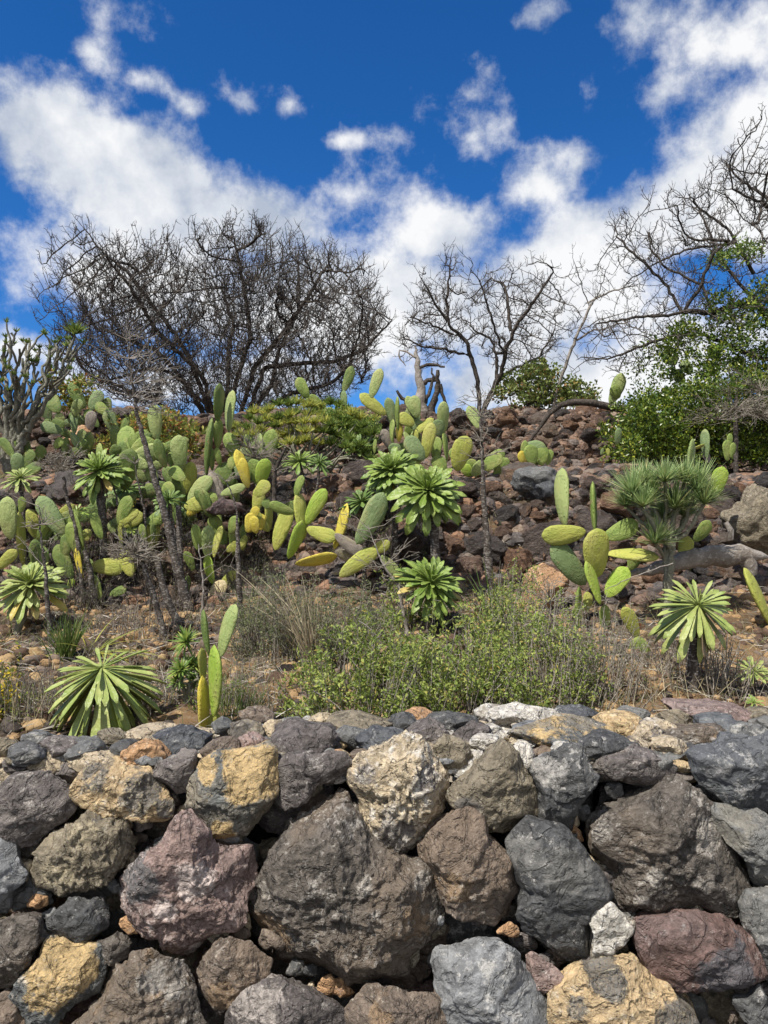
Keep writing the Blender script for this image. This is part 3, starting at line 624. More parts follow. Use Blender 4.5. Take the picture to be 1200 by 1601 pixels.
for i, (x, y, r) in enumerate(DK): loose(x, y, r, 'dark', i + 3, 'loose dark lava rock lying on the lower slope', 'loose dark rocks on the slope')
RU = [(385,955,10),(270,960,10),(145,945,10),(190,945,9),(340,1060,8),(825,985,10),(950,1000,14),(970,1060,10),(1180,1050,10),(70,1090,8),(1120,1075,9),(365,880,10),(1000,985,12)]
for i, (x, y, r) in enumerate(RU): loose(x, y, r, 'rust', i + 1, 'loose rusty red-brown rock lying on the lower slope', 'loose rusty rocks on the slope')
M_GRAV = pebble_mat('slope_gravel', [(0, (.38, .25, .13)), (.3, (.13, .085, .06)), (.5, (.09, .075, .065)), (.65, (.42, .29, .15)), (.85, (.22, .17, .13))])
n = 7000; q = np.stack([rl.uniform(-3.2, 3.2, n), 2.6 + 2.6 * rl.random(n), np.zeros(n)], 1); q = q[np.abs(q[:, 0]) < q[:, 1] * .62]; q[:, 2] = terr(q[:, 0], q[:, 1]) + .008
g = scatter_rocks('gravel', q, .006 + .030 * rl.random(len(q)) ** 3, M_GRAV, None, 2, seed=9); tag(g, 'loose ochre and brown gravel strewn over the lower slope', 'gravel')

nn = 2600; q = np.stack([rl.uniform(-3, 3, nn), 2.6 + 2.5 * rl.random(nn), np.zeros(nn)], 1); q = q[np.abs(q[:, 0]) < q[:, 1] * .62]; q[:, 2] = terr(q[:, 0], q[:, 1]) + .012
g = scatter_rocks('rock_litter', q, .012 + .038 * rl.random(len(q)) ** 2, M_GRAV, None, 4, seed=19, smooth=True); tag(g, 'fist sized and smaller ochre and dark stones strewn over the lower slope', 'stones')

# ================================================================ STRAND / LEAF BUILDERS
def tubes(name, paths, sides=4, mat=None, parent=None, smooth=True, mesh_only=False, loc0=None):
    """paths: list of (pts (k,3), radii (k,)) -> one mesh"""
    VV = []; QQ = []; b = 0
    ang = np.linspace(0, 2 * math.pi, sides, endpoint=False); ca, sa = np.cos(ang), np.sin(ang)
    for pts, rad in paths:
        pts = np.asarray(pts, float); rad = np.asarray(rad, float); k = len(pts)
        if k < 2: continue
        t = np.gradient(pts, axis=0); t /= np.linalg.norm(t, axis=1)[:, None] + 1e-9
        up = np.array([.31, .9, .29]) if abs(t[0] @ np.array([0, 1, 0])) < .9 else np.array([1., 0, 0])
        u = np.cross(t, up); u /= np.linalg.norm(u, axis=1)[:, None] + 1e-9; v = np.cross(t, u)
        ring = pts[:, None, :] + rad[:, None, None] * (ca[None, :, None] * u[:, None, :] + sa[None, :, None] * v[:, None, :])
        VV.append(ring.reshape(-1, 3)); I = np.arange(k * sides).reshape(k, sides) + b; J = np.roll(I, -1, 1)
        QQ.append(np.stack([I[:-1], J[:-1], J[1:], I[1:]], -1).reshape(-1, 4)); b += k * sides
    V = np.concatenate(VV)
    if loc0 is not None: V = V - np.asarray(loc0)
    me = mesh_np(name, V, np.concatenate(QQ), smooth=smooth)
    return me if mesh_only else link(name, me, mat, parent)
def leaves(name, base, dirs, length, width, mat, parent=None, seed=0, loc0=None, fold=.25, mesh_only=False):
    """kite shaped folded leaves; base (n,3), dirs (n,3)"""
    rng = np.random.default_rng(seed); n = len(base); d = dirs / (np.linalg.norm(dirs, axis=1)[:, None] + 1e-9)
    r = rng.normal(size=(n, 3)); s = np.cross(d, r); s /= np.linalg.norm(s, axis=1)[:, None] + 1e-9; nn = np.cross(s, d)
    L = (length * rng.uniform(.65, 1.25, n))[:, None]; W = (width * rng.uniform(.7, 1.2, n))[:, None]
    p0 = base; p1 = base + d * L * .55 + s * W * .5 + nn * W * fold; p2 = base + d * L; p3 = base + d * L * .55 - s * W * .5 + nn * W * fold
    V = np.stack([p0, p1, p2, p3], 1).reshape(-1, 3)
    if loc0 is not None: V = V - np.asarray(loc0)
    I = np.arange(n * 4).reshape(n, 4)
    T = np.concatenate([I[:, [0, 1, 2]], I[:, [0, 2, 3]]])
    me = mesh_np(name, V, None, T)
    return me if mesh_only else link(name, me, mat, parent)
def leaf_mat(name, stops, rough=.5, transl=.3, spec=.3, nz=3.0):
    s = NT(name, rough, spec); s._v = s.tc.outputs['Object']; c = s.ramp(s.island(), stops)
    c = s.mix(s.ss(s.noise(nz, 3, .5), .4, .65, 0, .55), c, s.mix(1., c, (.65, .70, .55), 'MULTIPLY')); return s.done(c, None, transl)
M_SHRUB = leaf_mat('shrub_leaf', [(0, (.13, .18, .045)), (.35, (.22, .29, .065)), (.7, (.33, .39, .09)), (.93, (.44, .46, .13)), (1, (.50, .38, .10))])
M_GSHRUB = leaf_mat('grey_shrub_leaf', [(0, (.10, .125, .06)), (.5, (.19, .22, .10)), (1, (.32, .32, .18))], .7)
M_IVY = leaf_mat('glossy_leaf', [(0, (.035, .075, .010)), (.5, (.095, .155, .018)), (.85, (.23, .30, .035)), (1, (.45, .45, .06))], .35, .25, .5)
M_LIME = leaf_mat('light_leaf', [(0, (.14, .19, .05)), (.6, (.24, .30, .09)), (.85, (.36, .38, .12)), (1, (.42, .22, .08))], .5)
M_TUFT = leaf_mat('needle_leaf', [(0, (.28, .33, .09)), (.5, (.42, .45, .11)), (.8, (.58, .56, .13)), (1, (.62, .54, .10))], .55, .45)
M_TUFTD = leaf_mat('fine_green_leaf', [(0, (.10, .16, .04)), (.6, (.19, .26, .055)), (1, (.30, .35, .08))], .5)
M_AUTUMN = leaf_mat('turning_leaf', [(0, (.12, .17, .04)), (.4, (.24, .28, .06)), (.7, (.46, .40, .08)), (.9, (.40, .18, .06)), (1, (.30, .10, .05))], .5)
M_SPIKE = leaf_mat('grey_green_needle', [(0, (.20, .30, .12)), (.5, (.34, .45, .19)), (.9, (.52, .58, .27)), (1, (.5, .45, .2))], .5)
M_BRIGHT = leaf_mat('bright_green_leaf', [(0, (.12, .21, .045)), (.6, (.22, .32, .07)), (1, (.38, .42, .10))], .45)
M_STRAW = leaf_mat('dry_straw', [(0, (.16, .12, .08)), (.5, (.34, .27, .17)), (1, (.60, .52, .36))], .8, .15)
M_GRASS = leaf_mat('grass_blade', [(0, (.07, .12, .03)), (.5, (.14, .20, .05)), (1, (.30, .30, .10))], .6)
def bark_mat(name, a, b, c_, scale=9, bands=False, rough=.9):
    s = NT(name, rough, .15); s._v = s.tc.outputs['Object']; n = s.noise(scale, 6, .65); n2 = s.noise(scale * 5, 4, .7)
    c = s.mix(s.ss(n, .38, .62), a, b); c = s.mix(s.ss(n2, .52, .66, 0, .8), c, c_)
    if bands:
        sv = s.N.new('ShaderNodeVectorMath'); sv.operation = 'MULTIPLY'; s.L.new(s.vec(), sv.inputs[0]); sv.inputs[1].default_value = (.8, .8, 3.2); v = s.vor(scale * 5, vec=sv.outputs[0]); c = s.mix(s.ss(v, .20, .42), c_, c); c = s.mix(.35, c, b)
    return s.done(c, s.bump(s.math('ADD', n, n2), 1, .01))
M_BARK = bark_mat('dark_bark', (.038, .031, .026), (.075, .062, .052), (.17, .15, .13))
M_TWIG = bark_mat('grey_twig', (.055, .046, .040), (.10, .085, .072), (.20, .18, .155), 5)
M_DEAD = bark_mat('bleached_wood', (.20, .17, .14), (.30, .27, .24), (.42, .39, .35), 8)
M_SCAR = bark_mat('scarred_stem', (.045, .037, .031), (.085, .070, .060), (.38, .355, .32), 9, True)
M_STEM = bark_mat('grey_green_stem', (.17, .17, .12), (.24, .23, .17), (.33, .31, .25), 10)
M_DRY = bark_mat('dry_stalk', (.22, .19, .15), (.33, .29, .24), (.47, .43, .37), 12)
# ================================================================ BARE TREES (space colonisation)
def pxs(pts, fn, d, dy=None):
    out = []
    for i, q in enumerate(pts):
        x, y = fn(q[0], q[1]); dd = d + (q[2] if len(q) > 2 else 0); out.append(np.array(P(x, y, dd)))
    return np.array(out)
def resample(p, step):
    p = np.asarray(p); s = np.concatenate([[0], np.cumsum(np.linalg.norm(np.diff(p, axis=0), axis=1))]); n = max(2, int(s[-1] / step) + 1)
    t = np.linspace(0, s[-1], n); q = np.stack([np.interp(t, s, p[:, k]) for k in range(3)], 1)
    return q
def in_poly(x, y, poly):
    c = np.zeros(len(x), bool); p = np.array(poly); j = len(p) - 1
    for i in range(len(p)):
        xi, yi = p[i]; xj, yj = p[j]
        c ^= ((yi > y) != (yj > y)) & (x < (xj - xi) * (y - yi) / (yj - yi + 1e-12) + xi); j = i
    return c
def colonise(limbs, attr, step, kill, infl, rng, iters=70, jitter=.12):
    nodes = []; par = []
    for l in limbs:
        pts = resample(l, step); pts[1:-1] += rng.normal(0, step * .10, pts[1:-1].shape)
        b = len(nodes)
        if b:
            dd = np.linalg.norm(np.array(nodes) - pts[0], axis=1); k = int(dd.argmin())
            pr = k if dd[k] < step * 2.5 else -1
        else: pr = -1
        for i, p in enumerate(pts):
            nodes.append(p); par.append(pr if i == 0 else len(nodes) - 2)
    Nn = np.array(nodes); best = np.full(len(attr), 1e9); bi = np.zeros(len(attr), int)
    def upd(new, off):
        nonlocal best, bi
        for s0 in range(0, len(new), 400):
            dd = np.linalg.norm(attr[:, None, :] - new[None, s0:s0 + 400, :], axis=2); k = dd.argmin(1); m = dd[np.arange(len(attr)), k]
            u = m < best; best = np.where(u, m, best); bi = np.where(u, k + off + s0, bi)
    upd(Nn, 0); alive = best > kill
    for it in range(iters):
        act = alive & (best < infl)
        if not act.any(): break
        idx = np.where(act)[0]; own = bi[idx]; v = attr[idx] - Nn[own]; v /= np.linalg.norm(v, axis=1)[:, None]
        acc = np.zeros((len(Nn), 3)); np.add.at(acc, own, v); src = np.unique(own); dr = acc[src]; ln = np.linalg.norm(dr, axis=1); ok = ln > .2; src = src[ok]; dr = dr[ok] / ln[ok][:, None]
        if not len(src): break
        dr += rng.normal(0, jitter, dr.shape); dr /= np.linalg.norm(dr, axis=1)[:, None]
        new = Nn[src] + dr * step; off = len(Nn); Nn = np.concatenate([Nn, new]); par += list(src); upd(new, off); alive &= best > kill
    return Nn, np.array(par)
def skeleton_to_paths(N_, par, tip, expo, rmax, spur, rng, spur_len, up=.3, shoots=1.0):
    n = len(N_); ch = [[] for _ in range(n)]
    for i, p in enumerate(par):
        if p >= 0: ch[p].append(i)
    order = np.argsort([0] * n); r = np.zeros(n); acc = np.zeros(n)
    # children always have larger indices except limb joints; process by repeated topological order
    depth = np.zeros(n, int); stack = [i for i in range(n) if par[i] < 0]; seq = []
    while stack:
        i = stack.pop(); seq.append(i); stack += ch[i]
    for i in reversed(seq):
        acc[i] = max(acc[i], 1.0) if not ch[i] else acc[i]
        if par[i] >= 0: acc[par[i]] += acc[i]
    r = np.minimum(tip * acc ** expo, rmax)
    chains = []; starts = [(i, -1) for i in range(n) if par[i] < 0]
    while starts:
        i, p = starts.pop(); c = [i] if p < 0 else [p, i]; rr = [r[i]] if p < 0 else [min(r[i] * 1.05, r[p]), r[i]]
        while ch[i]:
            k = max(ch[i], key=lambda q: acc[q]); starts += [(q, i) for q in ch[i] if q != k]; i = k; c.append(i); rr.append(r[i])
        rr = np.array(rr); rr[-1] *= .6; chains.append((N_[c], rr))
    spurs = []; cen = N_.mean(0) + np.array([0, 0, -1.2])
    def shoot(p0, d, l, r, lvl):
        k = 4; pts = [p0]; dd = d.copy()
        for _ in range(k - 1):
            dd = dd + rng.normal(0, .14, 3) + np.array([0, 0, .05]); dd /= np.linalg.norm(dd); pts.append(pts[-1] + dd * l / (k - 1))
        pts = np.array(pts); spurs.append((pts, np.linspace(r, r * .45, k)))
        if lvl:
            for _ in range(int(l / spur_len * 1.6) + 1):
                f = rng.uniform(.2, 1) * (k - 1); j = min(int(f), k - 2); q = pts[j] + (pts[j + 1] - pts[j]) * (f - j); e = rng.normal(size=3); e -= dd * (e @ dd) * .6; e /= np.linalg.norm(e)
                e = e * .8 + dd * .55; e /= np.linalg.norm(e); shoot(q, e, l * rng.uniform(.2, .5), r * .7, lvl - 1)
    for pts, rr in chains:
        for j in range(1, len(pts)):
            if rr[j] < tip * 5 and rng.random() < spur * shoots:
                t = pts[j] - pts[j - 1]; t /= np.linalg.norm(t) + 1e-9; d = rng.normal(size=3); d -= t * (d @ t); d /= np.linalg.norm(d); o = pts[j] - cen; o /= np.linalg.norm(o)
                d = d * .75 + t * .35 + np.array([0, 0, up]) + o * .5; d /= np.linalg.norm(d); shoot(pts[j], d, spur_len * rng.uniform(.6, 2.3), tip * .95, 2 if rng.random() < .5 else 1)
    return chains, spurs
def bare_tree(name, label, limbs_px, fn, outline, d, dspread, n_attr, step, tip, rmax, seed, expo=.40, kill=None, infl=None, spur=.5, spur_len=.1, mat=M_BARK, tmat=M_TWIG, cat='tree', thr=2.6, maxb=40, up=.3, shoots=1.0):
    rng = np.random.default_rng(seed); limbs = [pxs(l, fn, d) for l in limbs_px]
    for l in limbs: l[1:, 1] += np.linspace(0, 1, len(l))[1:] * rng.uniform(-dspread * .8, dspread * .8)
    op = np.array([fn(*q) for q in outline], float); lo, hi = op.min(0), op.max(0); A = []
    while len(A) < n_attr:
        x = rng.uniform(lo[0], hi[0], 4000); y = rng.uniform(lo[1], hi[1], 4000); m = in_poly(x, y, op)
        for a, b in zip(x[m], y[m]):
            dy = rng.normal(0, dspread * .6); A.append(np.array(P(a, b, d)) + np.array([0, np.clip(dy, -dspread, dspread), 0]))
            if len(A) >= n_attr: break
    N_, par = colonise(limbs, np.array(A), step, kill or step * 1.6, infl or step * 9, rng)
    chains, spurs = skeleton_to_paths(N_, par, tip, expo, rmax, spur, rng, spur_len, up, shoots)
    base = limbs[0][0]; root = empty(name, Vector(base), label, cat)
    chains.sort(key=lambda c: -c[1][0] * len(c[0])); big = [c for c in chains if c[1].max() > tip * thr][:maxb]; ids = {id(c) for c in big}
    rest = [c for c in chains if id(c) not in ids]
    for i, c in enumerate(big):
        pts, rr = c; tubes('trunk' if i == 0 else 'branch', [(pts, rr)], 6, mat, root, loc0=base)
    tw = tubes('twigs', rest + spurs, 3, tmat, root, loc0=base); tag(tw, kind='stuff')
    return root, N_, chains, base
c3 = lambda x, y: (x / 1.875, 300 + y / 1.875)
bare_tree('bare_tree', 'wide leafless tree with a dense dome of fine twigs, left on the crest',
  [[(600,690),(540,560),(480,515),(420,505),(370,525),(300,545)],
   [(600,690),(560,600),(470,480),(420,430),(350,400),(280,365),(225,335)],
   [(620,690),(600,560),(520,420),(460,330),(400,240),(340,190)],
   [(640,690),(650,560),(640,440),(650,330),(600,200)],
   [(650,690),(690,540),(730,420),(720,300),(690,130)],
   [(680,700),(740,500),(820,400),(900,280),(960,180)],
   [(700,700),(760,500),(870,480),(960,470),(1050,430),(1140,320)],
   [(720,700),(790,620),(850,590),(960,560),(1020,500)],
   [(560,690),(430,600),(330,560),(240,520),(180,430)],
   [(620,690),(560,500),(480,420),(420,300),(300,130)],
   [(690,700),(780,560),(800,440),(860,300),(850,120)]],
  lambda x, y: c3(x + 10, 640 - (640 - y) * .93), [(200,240),(290,170),(440,160),(560,170),(660,140),(730,115),(830,150),(950,190),(1070,250),(1110,310),(1100,420),(1070,520),(950,620),(760,650),(400,640),(240,580),(185,470),(190,370),(205,290)],
  10.8, 1.15, 7600, .075, .0056, .052, 1, expo=.345, kill=.095, infl=.7, spur=.75, spur_len=.13, maxb=60, up=.75, shoots=1.9)
c4b = lambda x, y: (600 + x / 3.53, 340 + y / 3.53)
bare_tree('bare_tree', 'slender leafless tree of thin crooked branches on the crest beside the broken stump',
  [[(530,1090),(525,1000),(510,860),(470,720),(455,650),(400,590),(350,550),(340,400),(350,250),(365,110)],
   [(460,710),(330,685),(200,670),(90,620)],
   [(540,1070),(640,870),(700,800),(800,740),(890,690)],
   [(555,1040),(640,830),(660,700),(710,560),(800,420),(880,280)],
   [(620,850),(620,700),(600,600),(500,540)],
   [(700,560),(690,400),(680,250),(610,190)],
   [(400,590),(250,540),(140,520)],[(660,700),(600,560),(540,400),(500,320)],[(350,500),(260,370),(190,250)]],
  lambda x, y: c4b(x, 1090 - (1090 - y) * .88), [(60,690),(60,620),(130,500),(190,250),(300,230),(360,105),(400,200),(500,210),(520,310),(600,180),(750,200),(860,220),(1000,320),(1050,560),(1000,680),(880,740),(720,830),(600,760),(480,640),(300,760),(100,720)],
  9.6, .7, 1150, .06, .0046, .042, 2, expo=.42, kill=.10, infl=.6, spur=.7, spur_len=.10, maxb=30)
c5 = lambda x, y: (860 + x / 3.08, 200 + y / 3.08)
bare_tree('dead_tree', 'leaning dead tree with a pale stripped trunk and forked top beside the leafy crest bushes',
  [[(5,1375),(25,1280),(50,1200),(110,1030),(170,890),(200,840),(240,740),(265,665)],
   [(190,860),(150,770),(120,690),(95,640)],[(210,825),(290,780),(400,750),(450,730)],
   [(130,1020),(200,975),(330,940),(420,925)],[(145,975),(230,930),(330,910)]],
  c5, [(80,640),(200,700),(270,650),(300,740),(480,740),(500,800),(420,900),(480,950),(300,1010),(200,1020),(140,760)],
  9.3, .3, 120, .06, .0042, .036, 3, expo=.42, kill=.12, infl=.4, spur=.5, spur_len=.1, mat=M_DEAD, maxb=14)
rt_root, rt_nodes, rt_ch, rt_base = bare_tree('broadleaf_tree', 'large half bare tree with crooked grey branches and leafy lower crown at the right edge', 
  [[(1160,1500),(1150,1200),(1120,980),(1047,800),(980,700),(900,560),(860,420),(830,300)],
   [(1150,1200),(1150,700),(1120,500),(1047,370),(960,330),(880,290)],
   [(1120,500),(1100,300),(990,160),(960,20)],
   [(1047,380),(980,390),(920,520),(850,560)],
   [(1150,1150),(980,1090),(880,1050),(760,990),(640,985),(500,1020),(400,1060),(290,1100)],
   [(1130,1000),(1000,860),(860,860),(780,900),(640,890),(520,920),(400,925),(200,960)],
   [(640,890),(560,730),(480,630),(400,540),(370,470),(360,380)],
   [(640,890),(700,780),(740,640),(800,590),(640,610)],
   [(780,900),(760,740),(600,640),(540,520),(550,420)],
   [(980,700),(860,480),(750,400),(680,330)],[(850,560),(700,540),(560,590)],[(1150,900),(1300,700),(1350,400)]],
  c5, [(190,540),(340,540),(350,360),(420,420),(480,350),(540,400),(620,380),(650,280),(720,260),(810,120),(930,20),(960,-20),(1060,40),(1300,0),(1400,600),(1300,1200),(900,1200),(700,1060),(420,1180),(300,1150),(120,1110),(150,980),(400,900),(560,880),(480,740),(330,640),(220,580)],
  7.9, .8, 2400, .055, .0042, .065, 4, expo=.39, kill=.095, infl=.5, spur=.55, spur_len=.09, maxb=70)
# dark bough lying along the top of the upper wall
bg = pxs([(-110,1520),(-50,1440),(-5,1375),(45,1335),(110,1318),(200,1322),(300,1345),(380,1355),(460,1310),(600,1265),(760,1240)], c5, 8.0)
o = tubes('fallen_bough', [(resample(bg, .05), np.interp(np.linspace(0, 1, len(resample(bg, .05))), [0, .3, .6, 1], [.012, .035, .045, .03]))], 8, M_BARK, loc0=bg[4]); o.location = Vector(bg[4])
tag(o, 'long dark bough arching over the red stones below the crest bushes', 'branch')
# broken stump
def path_obj(name, pts, r, mat, parent=None, sides=7, loc0=(0, 0, 0), step=.05, wob=.01, seed=0):
    p = resample(np.array(pts), step); rng = np.random.default_rng(seed); p[1:-1] += rng.normal(0, wob, p[1:-1].shape)
    rr = np.interp(np.linspace(0, 1, len(p)), np.linspace(0, 1, len(r)), r); rr = rr * rng.uniform(.88, 1.12, len(rr)); return tubes(name, [(p, rr)], sides, mat, parent, loc0=loc0)
stump_b = np.array(P(662, 650, 9.0)); st = empty('broken_stump', Vector(stump_b), 'weathered grey stump with snapped trunk and twisted black side limbs on the crest', 'tree stump')
for i, (pl, r, m_) in enumerate([([(660,660),(658,620),(655,590),(650,560),(648,540)], [.10,.075,.055,.035,.01], M_DEAD), ([(672,650),(682,615),(686,595),(684,578)], [.05,.04,.035,.02], M_BARK), ([(658,600),(668,596),(684,592)], [.035,.03,.03], M_BARK),
   ([(655,575),(672,568),(695,573)], [.02,.022,.012], M_BARK), ([(664,630),(674,605),(675,575)], [.03,.02,.01], M_BARK), ([(653,560),(630,547),(625,545),(626,560),(634,572)], [.014,.012,.01,.01,.004], M_DEAD), ([(660,655),(645,645),(620,610)], [.03,.03,.015], M_BARK), ([(688,600),(692,615),(700,640)], [.02,.02,.012], M_BARK)]):
    path_obj('trunk' if i == 0 else 'limb', [P(x, y, 9.0) for x, y in pl], r, m_, st, loc0=stump_b, seed=i)
# ---------------------------------------------------------------- foliage of the right hand tree and the bushes below it
def clumps(poly, fn, d, dspread, ncl, per, rad, seed, zf=.8):
    rng = np.random.default_rng(seed); op = np.array([fn(*q) for q in poly], float); lo, hi = op.min(0), op.max(0); B = []; Dn = []
    c = 0
    while c < ncl:
        x, y = rng.uniform(lo, hi)
        if not in_poly(np.array([x]), np.array([y]), op)[0]: continue
        c += 1; p = np.array(P(x, y, d)); p[1] += rng.uniform(-dspread, dspread); R = rad * rng.uniform(.5, 1.3); k = int(per * rng.uniform(.5, 1.4))
        v = rng.normal(size=(k, 3)); v /= np.linalg.norm(v, axis=1)[:, None]; rr = rng.random(k) ** .5
        B.append(p + v * rr[:, None] * R * np.array([1, 1, zf])); Dn.append(v + rng.normal(0, .7, (k, 3)) + np.array([0, 0, .35]))
    return np.concatenate(B), np.concatenate(Dn)
b1, d1 = clumps([(400,1200),(470,1060),(600,960),(720,900),(800,800),(880,860),(960,760),(1020,800),(1100,700),(1300,700),(1300,1300),(700,1300),(560,1250)], c5, 7.8, .6, 300, 40, .11, 1)
o = leaves('crown', b1, d1, .045, .024, M_IVY, rt_root, 1, loc0=rt_base); tag(o, kind='stuff')
b1, d1 = clumps([(770,600),(900,560),(1000,560),(960,650),(800,650)], c5, 7.8, .3, 30, 30, .08, 5)
o = leaves('leaf_cluster', b1, d1, .045, .022, M_BRIGHT, rt_root, 2, loc0=rt_base); tag(o, kind='stuff')
def bush(name, label, poly, fn, d, dspread, ncl, per, rad, seed, mat, ll, lw, base_px, cat='bush', nst=14, smat=M_BARK, sr=.008, twig_n=0):
    rng = np.random.default_rng(seed + 50); b, dn = clumps(poly, fn, d, dspread, ncl, per, rad, seed); base = np.array(P(*base_px, d)); base[2] = min(base[2], tz(base[0], d)); root = empty(name, Vector(base), label, cat)
    tag(leaves('foliage', b, dn, ll, lw, mat, root, seed, loc0=base), kind='stuff')
    P_ = []
    for i in range(nst):
        e = b[rng.integers(len(b))]; s0 = base + np.array([rng.uniform(-.5, .5) * abs(e[0] - base[0]) * 2 + 0, rng.uniform(-.1, .1), 0]); m = (s0 + e) / 2 + rng.normal(0, .05, 3); p = resample([s0, m, e], .08); P_.append((p, np.linspace(sr, sr * .3, len(p))))
    tag(tubes('stems', P_, 4, smat, root, loc0=base), kind='stuff'); return root
bush('leafy_bush', 'dense dark green glossy bush at the foot of the half bare tree on the right',
     [(320,1330),(400,1290),(560,1260),(800,1230),(1060,1200),(1300,1200),(1300,1600),(330,1600),(312,1450)], c5, 7.1, .45, 620, 60, .11, 11, M_IVY, .038, .022, (1080, 715), nst=40, sr=.012)
bush('leafy_bush', 'light green leafy bush on the crest behind the dead leaning tree, the taller of two',
     [(640,900),(700,850),(760,860),(810,800),(870,790),(930,830),(960,920),(930,1040),(700,1060),(630,960)], c4b, 9.5, .3, 130, 26, .09, 12, M_LIME, .05, .034, (825, 650), nst=30)
bush('leafy_bush', 'low light green leafy bush on the crest just right of the dead leaning trunk',
     [(960,960),(1000,910),(1060,920),(1130,890),(1180,960),(1190,1020),(1120,1030),(960,1040)], c4b, 9.4, .25, 60, 24, .08, 13, M_LIME, .05, .034, (905, 640), nst=16)
c4 = lambda x, y: (x / 3, 500 + y / 3)
bush('leafy_bush', 'yellow and red tinged leafy bush behind the tall bare stem on the left',
     [(480,560),(560,470),(650,450),(860,440),(930,520),(900,620),(760,640),(640,640),(500,640)], c4, 7.2, .35, 110, 24, .08, 14, M_AUTUMN, .06, .028, (235, 705), nst=24)
bush('leafy_bush', 'yellow-leaved low bush under the grey stemmed shrub at the upper left',
     [(240,300),(330,240),(420,280),(430,400),(380,440),(250,420)], c4, 8.2, .3, 50, 24, .09, 15, M_AUTUMN, .055, .03, (110, 650), nst=14)
# ================================================================ PRICKLY PEAR CACTI
def pad_mat(name, a, b, c_, dots):
    s = NT(name, .56, .3).offset_by_object(); n = s.noise(2.2, 4, .6); n2 = s.noise(9, 6, .7)
    c = s.mix(s.ss(n, .36, .64), a, b); c = s.mix(s.ss(n2, .58, .72, 0, .7), c, c_)
    v = s.vor(13, vec=s.tc.outputs['Object'], rnd=.25)
    c = s.mix(s.ss(v, .22, .10, 0, .5), c, dots); c = s.mix(s.ss(v, .075, .04), c, (.55, .50, .36)); c = s.mix(s.ss(s.noise(1.3, 2, .5), .52, .68, 0, .35), c, (.40, .36, .14))
    sc = s.noise(4.5, 6, .75); c = s.mix(s.ss(sc, .61, .68, 0, .8), c, (.30, .22, .12))   # corky scars
    h = s.math('ADD', s.math('MULTIPLY', s.ss(v, .30, .05), .8), s.math('MULTIPLY', n2, .5))
    return s.done(c, s.bump(h, .55, .045))
PM = dict(g=pad_mat('green_pad', (.18, .25, .055), (.26, .33, .08), (.36, .38, .13), (.10, .12, .05)),
          p=pad_mat('pale_pad', (.26, .33, .11), (.35, .41, .15), (.46, .47, .20), (.20, .23, .12)),
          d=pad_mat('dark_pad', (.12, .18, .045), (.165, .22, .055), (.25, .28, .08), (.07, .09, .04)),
          b=pad_mat('blue_green_pad', (.17, .235, .095), (.22, .29, .12), (.28, .34, .15), (.10, .14, .09)),
          y=pad_mat('yellow_green_pad', (.33, .36, .07), (.42, .42, .09), (.27, .32, .08), (.24, .18, .06)),
          o=pad_mat('yellow_pad', (.58, .46, .06), (.62, .52, .08), (.50, .30, .05), (.22, .14, .05)),
          k=pad_mat('dried_pad', (.33, .28, .23), (.22, .19, .16), (.42, .37, .32), (.16, .13, .11)),
          t=pad_mat('tan_dried_pad', (.55, .46, .27), (.45, .36, .20), (.60, .52, .36), (.3, .24, .15)),
          l=pad_mat('bright_pad', (.26, .38, .045), (.34, .44, .07), (.42, .46, .10), (.14, .19, .04)))
def pad_mesh(seed, full=.0):
    rng = np.random.default_rng(seed); V, Q = cube_sphere(9); u = V[:, 2]       # -1..1 along the pad
    t = (u + 1) / 2; w = np.interp(t, [0, .06, .25, .5, .72, .9, 1], [.30, .42, .78, .98, 1.0, .72, .30]); env = np.sqrt(np.clip(1 - u * u, 0, 1)) + 1e-6
    x = V[:, 0] * (.5 + .0 * u); side = V[:, 0] / (np.hypot(V[:, 0], V[:, 1]) + 1e-9)
    prof = np.interp(t, [0, .05, .18, .38, .58, .78, .93, 1], [.0, .17, .32, .445, .49, .44, .27, 0])
    rr = np.hypot(V[:, 0], V[:, 1]) / env; ang = np.arctan2(V[:, 1], V[:, 0])
    th = .085 + .02 * rng.random()
    x = np.cos(ang) * prof; y = np.sin(ang) * np.minimum(prof, .5) * th * 2.3
    z = t.copy(); bend = rng.uniform(-.10, .10); y = y + bend * (z - .5) ** 2 * 2 - bend * .2
    y = y + .06 * rng.uniform(-1, 1) * x * (z - .4) * 4 * .5; x = x * (1 + .05 * np.sin(z * 7 + rng.uniform(0, 6))) + rng.uniform(-.06, .06) * np.sin(z * 3.1)
    P3 = np.stack([x, y, z], 1) + .012 * fbm(V * 2.5 + rng.uniform(0, 30, 3), 2)[:, None] * V
    return mesh_np('pad', P3, Q, smooth=True)
PADV = {}
for k_, m_ in PM.items():
    for i in range(3):
        me = pad_mesh(i + 5); me.materials.append(m_); PADV[(k_, i)] = me
PR = np.random.default_rng(42)
